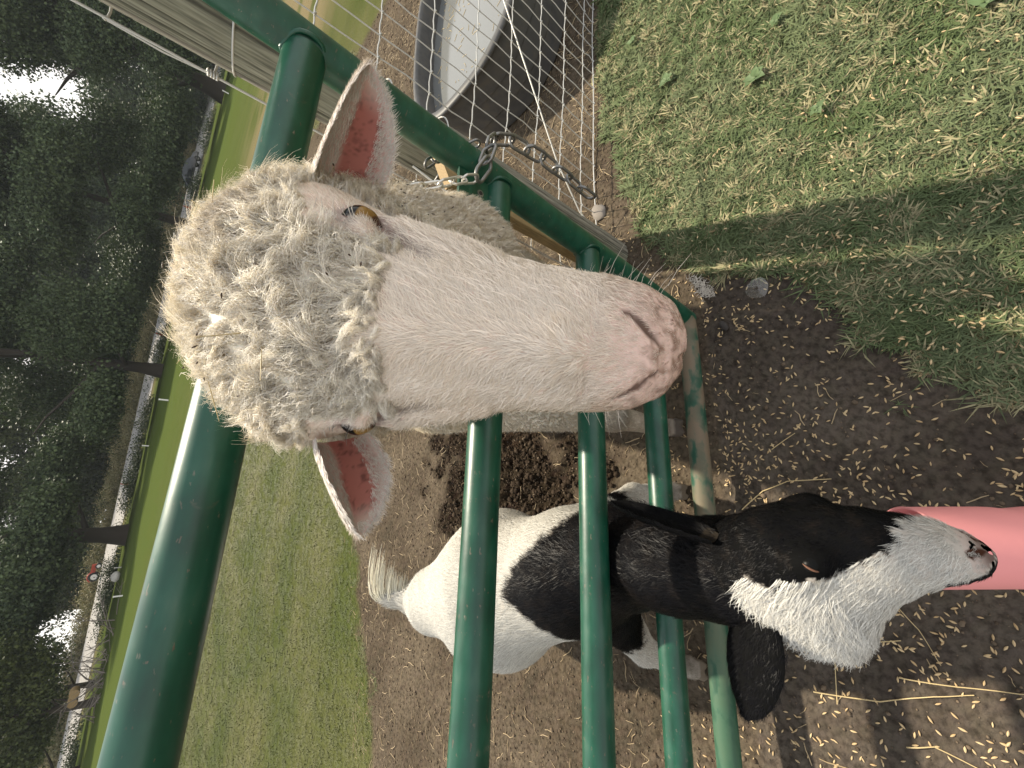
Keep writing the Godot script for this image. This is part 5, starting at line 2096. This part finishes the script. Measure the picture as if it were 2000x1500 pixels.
# ------------------------------------------------------------------ materials
func make_materials() -> void:
	M.skin = mat(Color.WHITE, 0.62, 0.0, true)
	M.skin.subsurf_scatter_enabled = true
	M.skin.subsurf_scatter_strength = 0.08
	M.ear = mat(Color.WHITE, 0.6, 0.0, true)
	M.ear.backlight_enabled = true
	M.ear.backlight = Color(0.75, 0.38, 0.32)
	M.hair = mat(Color.WHITE, 0.55, 0.0, true)
	M.hair.backlight_enabled = true
	M.hair.backlight = Color(0.5, 0.46, 0.41)
	M.wool = mat(Color.WHITE, 0.8, 0.0, true)
	M.wool.backlight_enabled = true
	M.wool.backlight = Color(0.8, 0.76, 0.68)
	M.goat_eye = mat(Color.WHITE, 0.35, 0.0, true)
	M.goat_eye.metallic_specular = 0.2
	M.coat = mat(Color.WHITE, 0.34, 0.0, true)
	M.coat.metallic_specular = 0.22
	M.hide = mat(Color.WHITE, 0.7, 0.0, true)
	M.hide.metallic_specular = 0.12
	M.eye = mat(Color.WHITE, 0.12, 0.0, true)
	M.eye.metallic_specular = 0.3
	M.ground = mat(Color.WHITE, 1.0, 0.0, true)
	M.ground.metallic_specular = 0.08
	M.ground.albedo_texture = noise_tex(3, 0.03, 5, [[0.0, grey(0.62)], [0.5, grey(0.90)], [1.0, Color.WHITE]])
	M.ground.uv1_triplanar = true
	M.ground.uv1_world_triplanar = true
	M.ground.uv1_scale = Vector3.ONE * 3.1
	M.ground.normal_enabled = true
	M.ground.normal_texture = bumps(4, 0.045, 5, 6.0)
	M.ground.normal_scale = 0.8
	M.blade = mat(Color.WHITE, 0.6, 0.0, true)
	M.blade.metallic_specular = 0.3
	M.blade.backlight_enabled = true
	M.blade.backlight = Color(0.35, 0.4, 0.2)
	M.leaf = mat(Color.WHITE, 0.6, 0.0, true)
	M.leaf.metallic_specular = 0.3
	M.leaf.backlight_enabled = true
	M.leaf.backlight = Color(0.30, 0.36, 0.15)
	M.soil = mat(Color.WHITE, 1.0, 0.0, true)
	M.soil.metallic_specular = 0.15
	M.straw = mat(Color.WHITE, 0.6, 0.0, true)
	M.straw_long = mat(lin(0.50, 0.38, 0.19), 0.5)
	M.grain = mat(Color.WHITE, 0.5, 0.0, true)
	M.weed = mat(lin(0.085, 0.130, 0.046), 0.6)
	M.weed.backlight_enabled = true
	M.weed.backlight = Color(0.12, 0.16, 0.08)
	M.paint = mat(Color.WHITE, 0.30)
	M.paint.roughness_texture = noise_tex(21, 0.02, 4, [[0.0, grey(0.75)], [1.0, grey(1.0)]])
	M.paint.roughness = 0.42
	var green := lin(0.0060, 0.062, 0.034).linear_to_srgb()
	M.paint.albedo_texture = noise_tex(22, 0.010, 6, [[0.0, green.darkened(0.25)], [0.5, green], [0.66, green.lightened(0.03)], [0.80, green.lerp(Color(0.42, 0.46, 0.40), 0.22)], [1.0, green.lerp(Color(0.45, 0.45, 0.38), 0.4)]])
	M.paint.detail_enabled = true
	M.paint.detail_blend_mode = BaseMaterial3D.BLEND_MODE_MIX
	M.paint.detail_albedo = noise_tex(33, 0.05, 2, [[0.0, Color(0.30, 0.22, 0.16)], [1.0, Color(0.52, 0.50, 0.45)]])
	M.paint.detail_mask = noise_tex(34, 0.045, 4, [[0.0, Color.BLACK], [0.815, Color.BLACK], [0.835, Color.WHITE], [1.0, Color.WHITE]])
	M.paint.uv1_triplanar = true
	M.paint.uv1_world_triplanar = true
	M.paint.uv1_scale = Vector3(2.2, 6.0, 6.0)
	M.paint.normal_enabled = true
	M.paint.normal_texture = bumps(23, 0.05, 3, 1.0)
	M.paint.normal_scale = 0.12
	M.muddy = mat(Color.WHITE, 0.7, 0.0, true)
	M.muddy.albedo_texture = noise_tex(24, 0.010, 6, [[0.0, Color(0.04, 0.25, 0.19)], [0.28, Color(0.07, 0.31, 0.24)], [0.38, Color(0.26, 0.36, 0.30)], [0.50, Color(0.46, 0.43, 0.37)], [1.0, Color(0.50, 0.43, 0.36)]])
	M.muddy.uv1_triplanar = true
	M.muddy.uv1_world_triplanar = true
	M.muddy.uv1_scale = Vector3(2.0, 4.0, 4.0)
	M.wood = mat(Color.WHITE, 0.9, 0.0, true)
	M.wood.albedo_texture = noise_tex(31, 0.03, 5, [[0.0, grey(0.5)], [0.45, grey(0.85)], [1.0, Color.WHITE]])
	M.wood.uv1_triplanar = true
	M.wood.uv1_scale = Vector3(14.0, 0.7, 14.0)
	M.batten = mat(lin(0.40, 0.27, 0.12), 0.7)
	M.batten.albedo_texture = noise_tex(25, 0.02, 4, [[0.0, grey(0.7)], [1.0, Color.WHITE]])
	M.batten.uv1_triplanar = true
	M.batten.uv1_scale = Vector3(30, 2, 30)
	M.wire = mat(lin(0.50, 0.49, 0.46), 0.5, 0.25)
	M.wire_pale = mat(lin(0.55, 0.53, 0.48), 0.5, 0.4)
	M.steel = mat(lin(0.22, 0.215, 0.205), 0.42, 0.75)
	M.chrome = mat(lin(0.62, 0.60, 0.55), 0.35, 0.75)
	M.dark = mat(lin(0.03, 0.024, 0.02), 0.8)
	M.rubber = mat(lin(0.095, 0.093, 0.090), 0.55)
	M.rubber.albedo_texture = noise_tex(26, 0.02, 5, [[0.0, grey(0.7)], [0.5, grey(0.85)], [1.0, Color(1.0, 0.95, 0.86)]])
	M.rubber.uv1_triplanar = true
	M.rubber.uv1_world_triplanar = true
	M.rubber.uv1_scale = Vector3.ONE * 1.5
	M.water = mat(lin(0.15, 0.153, 0.146), 0.10)
	M.water.normal_enabled = true
	M.water.normal_texture = bumps(27, 0.01, 2, 1.0)
	M.water.normal_scale = 0.08
	M.water.uv1_triplanar = true
	M.pink = mat(lin(0.74, 0.275, 0.265), 0.55)
	M.pink.normal_enabled = true
	M.pink.normal_texture = bumps(28, 0.2, 2, 1.0)
	M.pink.normal_scale = 0.05
	M.pink.uv1_triplanar = true
	M.shed = mat(lin(0.62, 0.57, 0.50), 0.8)
	M.plastic = mat(Color(0.9, 0.88, 0.84, 0.25), 0.12)
	M.plastic.albedo_color = Color(0.8, 0.78, 0.74, 0.12)
	M.plastic.transparency = BaseMaterial3D.TRANSPARENCY_ALPHA
	M.stone = mat(lin(0.20, 0.175, 0.15), 0.9)
	M.bark = mat(lin(0.055, 0.043, 0.034), 0.95)
	M.twig = mat(lin(0.16, 0.135, 0.115), 0.9)
	M.road = mat(lin(0.36, 0.34, 0.315), 0.9)
	M.road.albedo_texture = noise_tex(29, 0.02, 5, [[0.0, grey(0.72)], [1.0, Color.WHITE]])
	M.road.uv1_triplanar = true
	M.road.uv1_world_triplanar = true
	M.road.uv1_scale = Vector3.ONE * 0.12
	M.white = mat(lin(0.75, 0.74, 0.70), 0.6)
	M.red = mat(lin(0.42, 0.06, 0.03), 0.6)
	M.tyre = mat(lin(0.02, 0.02, 0.02), 0.8)
	M.wall = mat(lin(0.52, 0.44, 0.34), 0.85)
	M.roof = mat(lin(0.11, 0.11, 0.115), 0.8)
	M.glass = mat(lin(0.015, 0.02, 0.025), 0.06)
	M.car = mat(lin(0.012, 0.014, 0.018), 0.15)
	M.car_top = mat(lin(0.10, 0.11, 0.12), 0.15)


func _ready() -> void:
	var cam := Camera3D.new()
	cam.name = "camera"
	cam.fov = 85.24
	cam.near = 0.02
	cam.far = 900.0
	cam.transform = Transform3D(Basis(Vector3(-0.00488, -0.7368, 0.67609), Vector3(0.96784, 0.16659, 0.18853), Vector3(-0.25153, 0.65527, 0.71229)).orthonormalized(), CAM)
	add_child(cam)
	cam.current = true
	var env := Environment.new()
	env.background_mode = Environment.BG_SKY
	var sm := ProceduralSkyMaterial.new()
	sm.sky_top_color = Color(0.80, 0.82, 0.85)
	sm.sky_horizon_color = Color(0.99, 0.965, 0.925)
	sm.sky_curve = 0.25
	sm.ground_bottom_color = Color(0.25, 0.22, 0.17)
	sm.ground_horizon_color = Color(0.6, 0.6, 0.55)
	sm.sky_energy_multiplier = 1.0
	var sky := Sky.new()
	sky.sky_material = sm
	env.sky = sky
	env.background_energy_multiplier = 0.98
	env.tonemap_mode = Environment.TONE_MAPPER_LINEAR
	env.tonemap_exposure = 1.72
	env.fog_enabled = true
	env.fog_density = 0.00045
	env.fog_light_color = Color(0.86, 0.90, 0.92)
	env.sdfgi_enabled = true
	env.ssao_enabled = true
	env.ssil_enabled = true
	var we := WorldEnvironment.new()
	we.name = "environment"
	we.environment = env
	add_child(we)
	var sun := DirectionalLight3D.new()
	sun.name = "sun"
	sun.light_color = Color(1.0, 0.955, 0.87)
	sun.light_energy = 1.45
	sun.light_angular_distance = 1.5
	sun.shadow_enabled = true
	add_child(sun)
	sun.look_at_from_position(Vector3(0.30, 1.19, -1.0) * 10.0, Vector3.ZERO)

	nz1.seed = 7
	nz1.frequency = 0.02
	nz1.fractal_octaves = 3
	nz2.seed = 19
	nz2.frequency = 0.02
	nz2.fractal_octaves = 2
	make_materials()
	var t0 := Time.get_ticks_msec()
	make_ground()
	make_far()
	print("ground+far ", Time.get_ticks_msec() - t0)
	make_gate()
	make_fence()
	make_post()
	make_chain()
	make_tank()
	print("gate ", Time.get_ticks_msec() - t0)
	make_sheep()
	print("sheep ", Time.get_ticks_msec() - t0)
	make_goat()
	print("goat ", Time.get_ticks_msec() - t0)
	make_tube()
	make_cover()
	make_grain()
	make_straw()
	make_litter()
	print("all ", Time.get_ticks_msec() - t0)
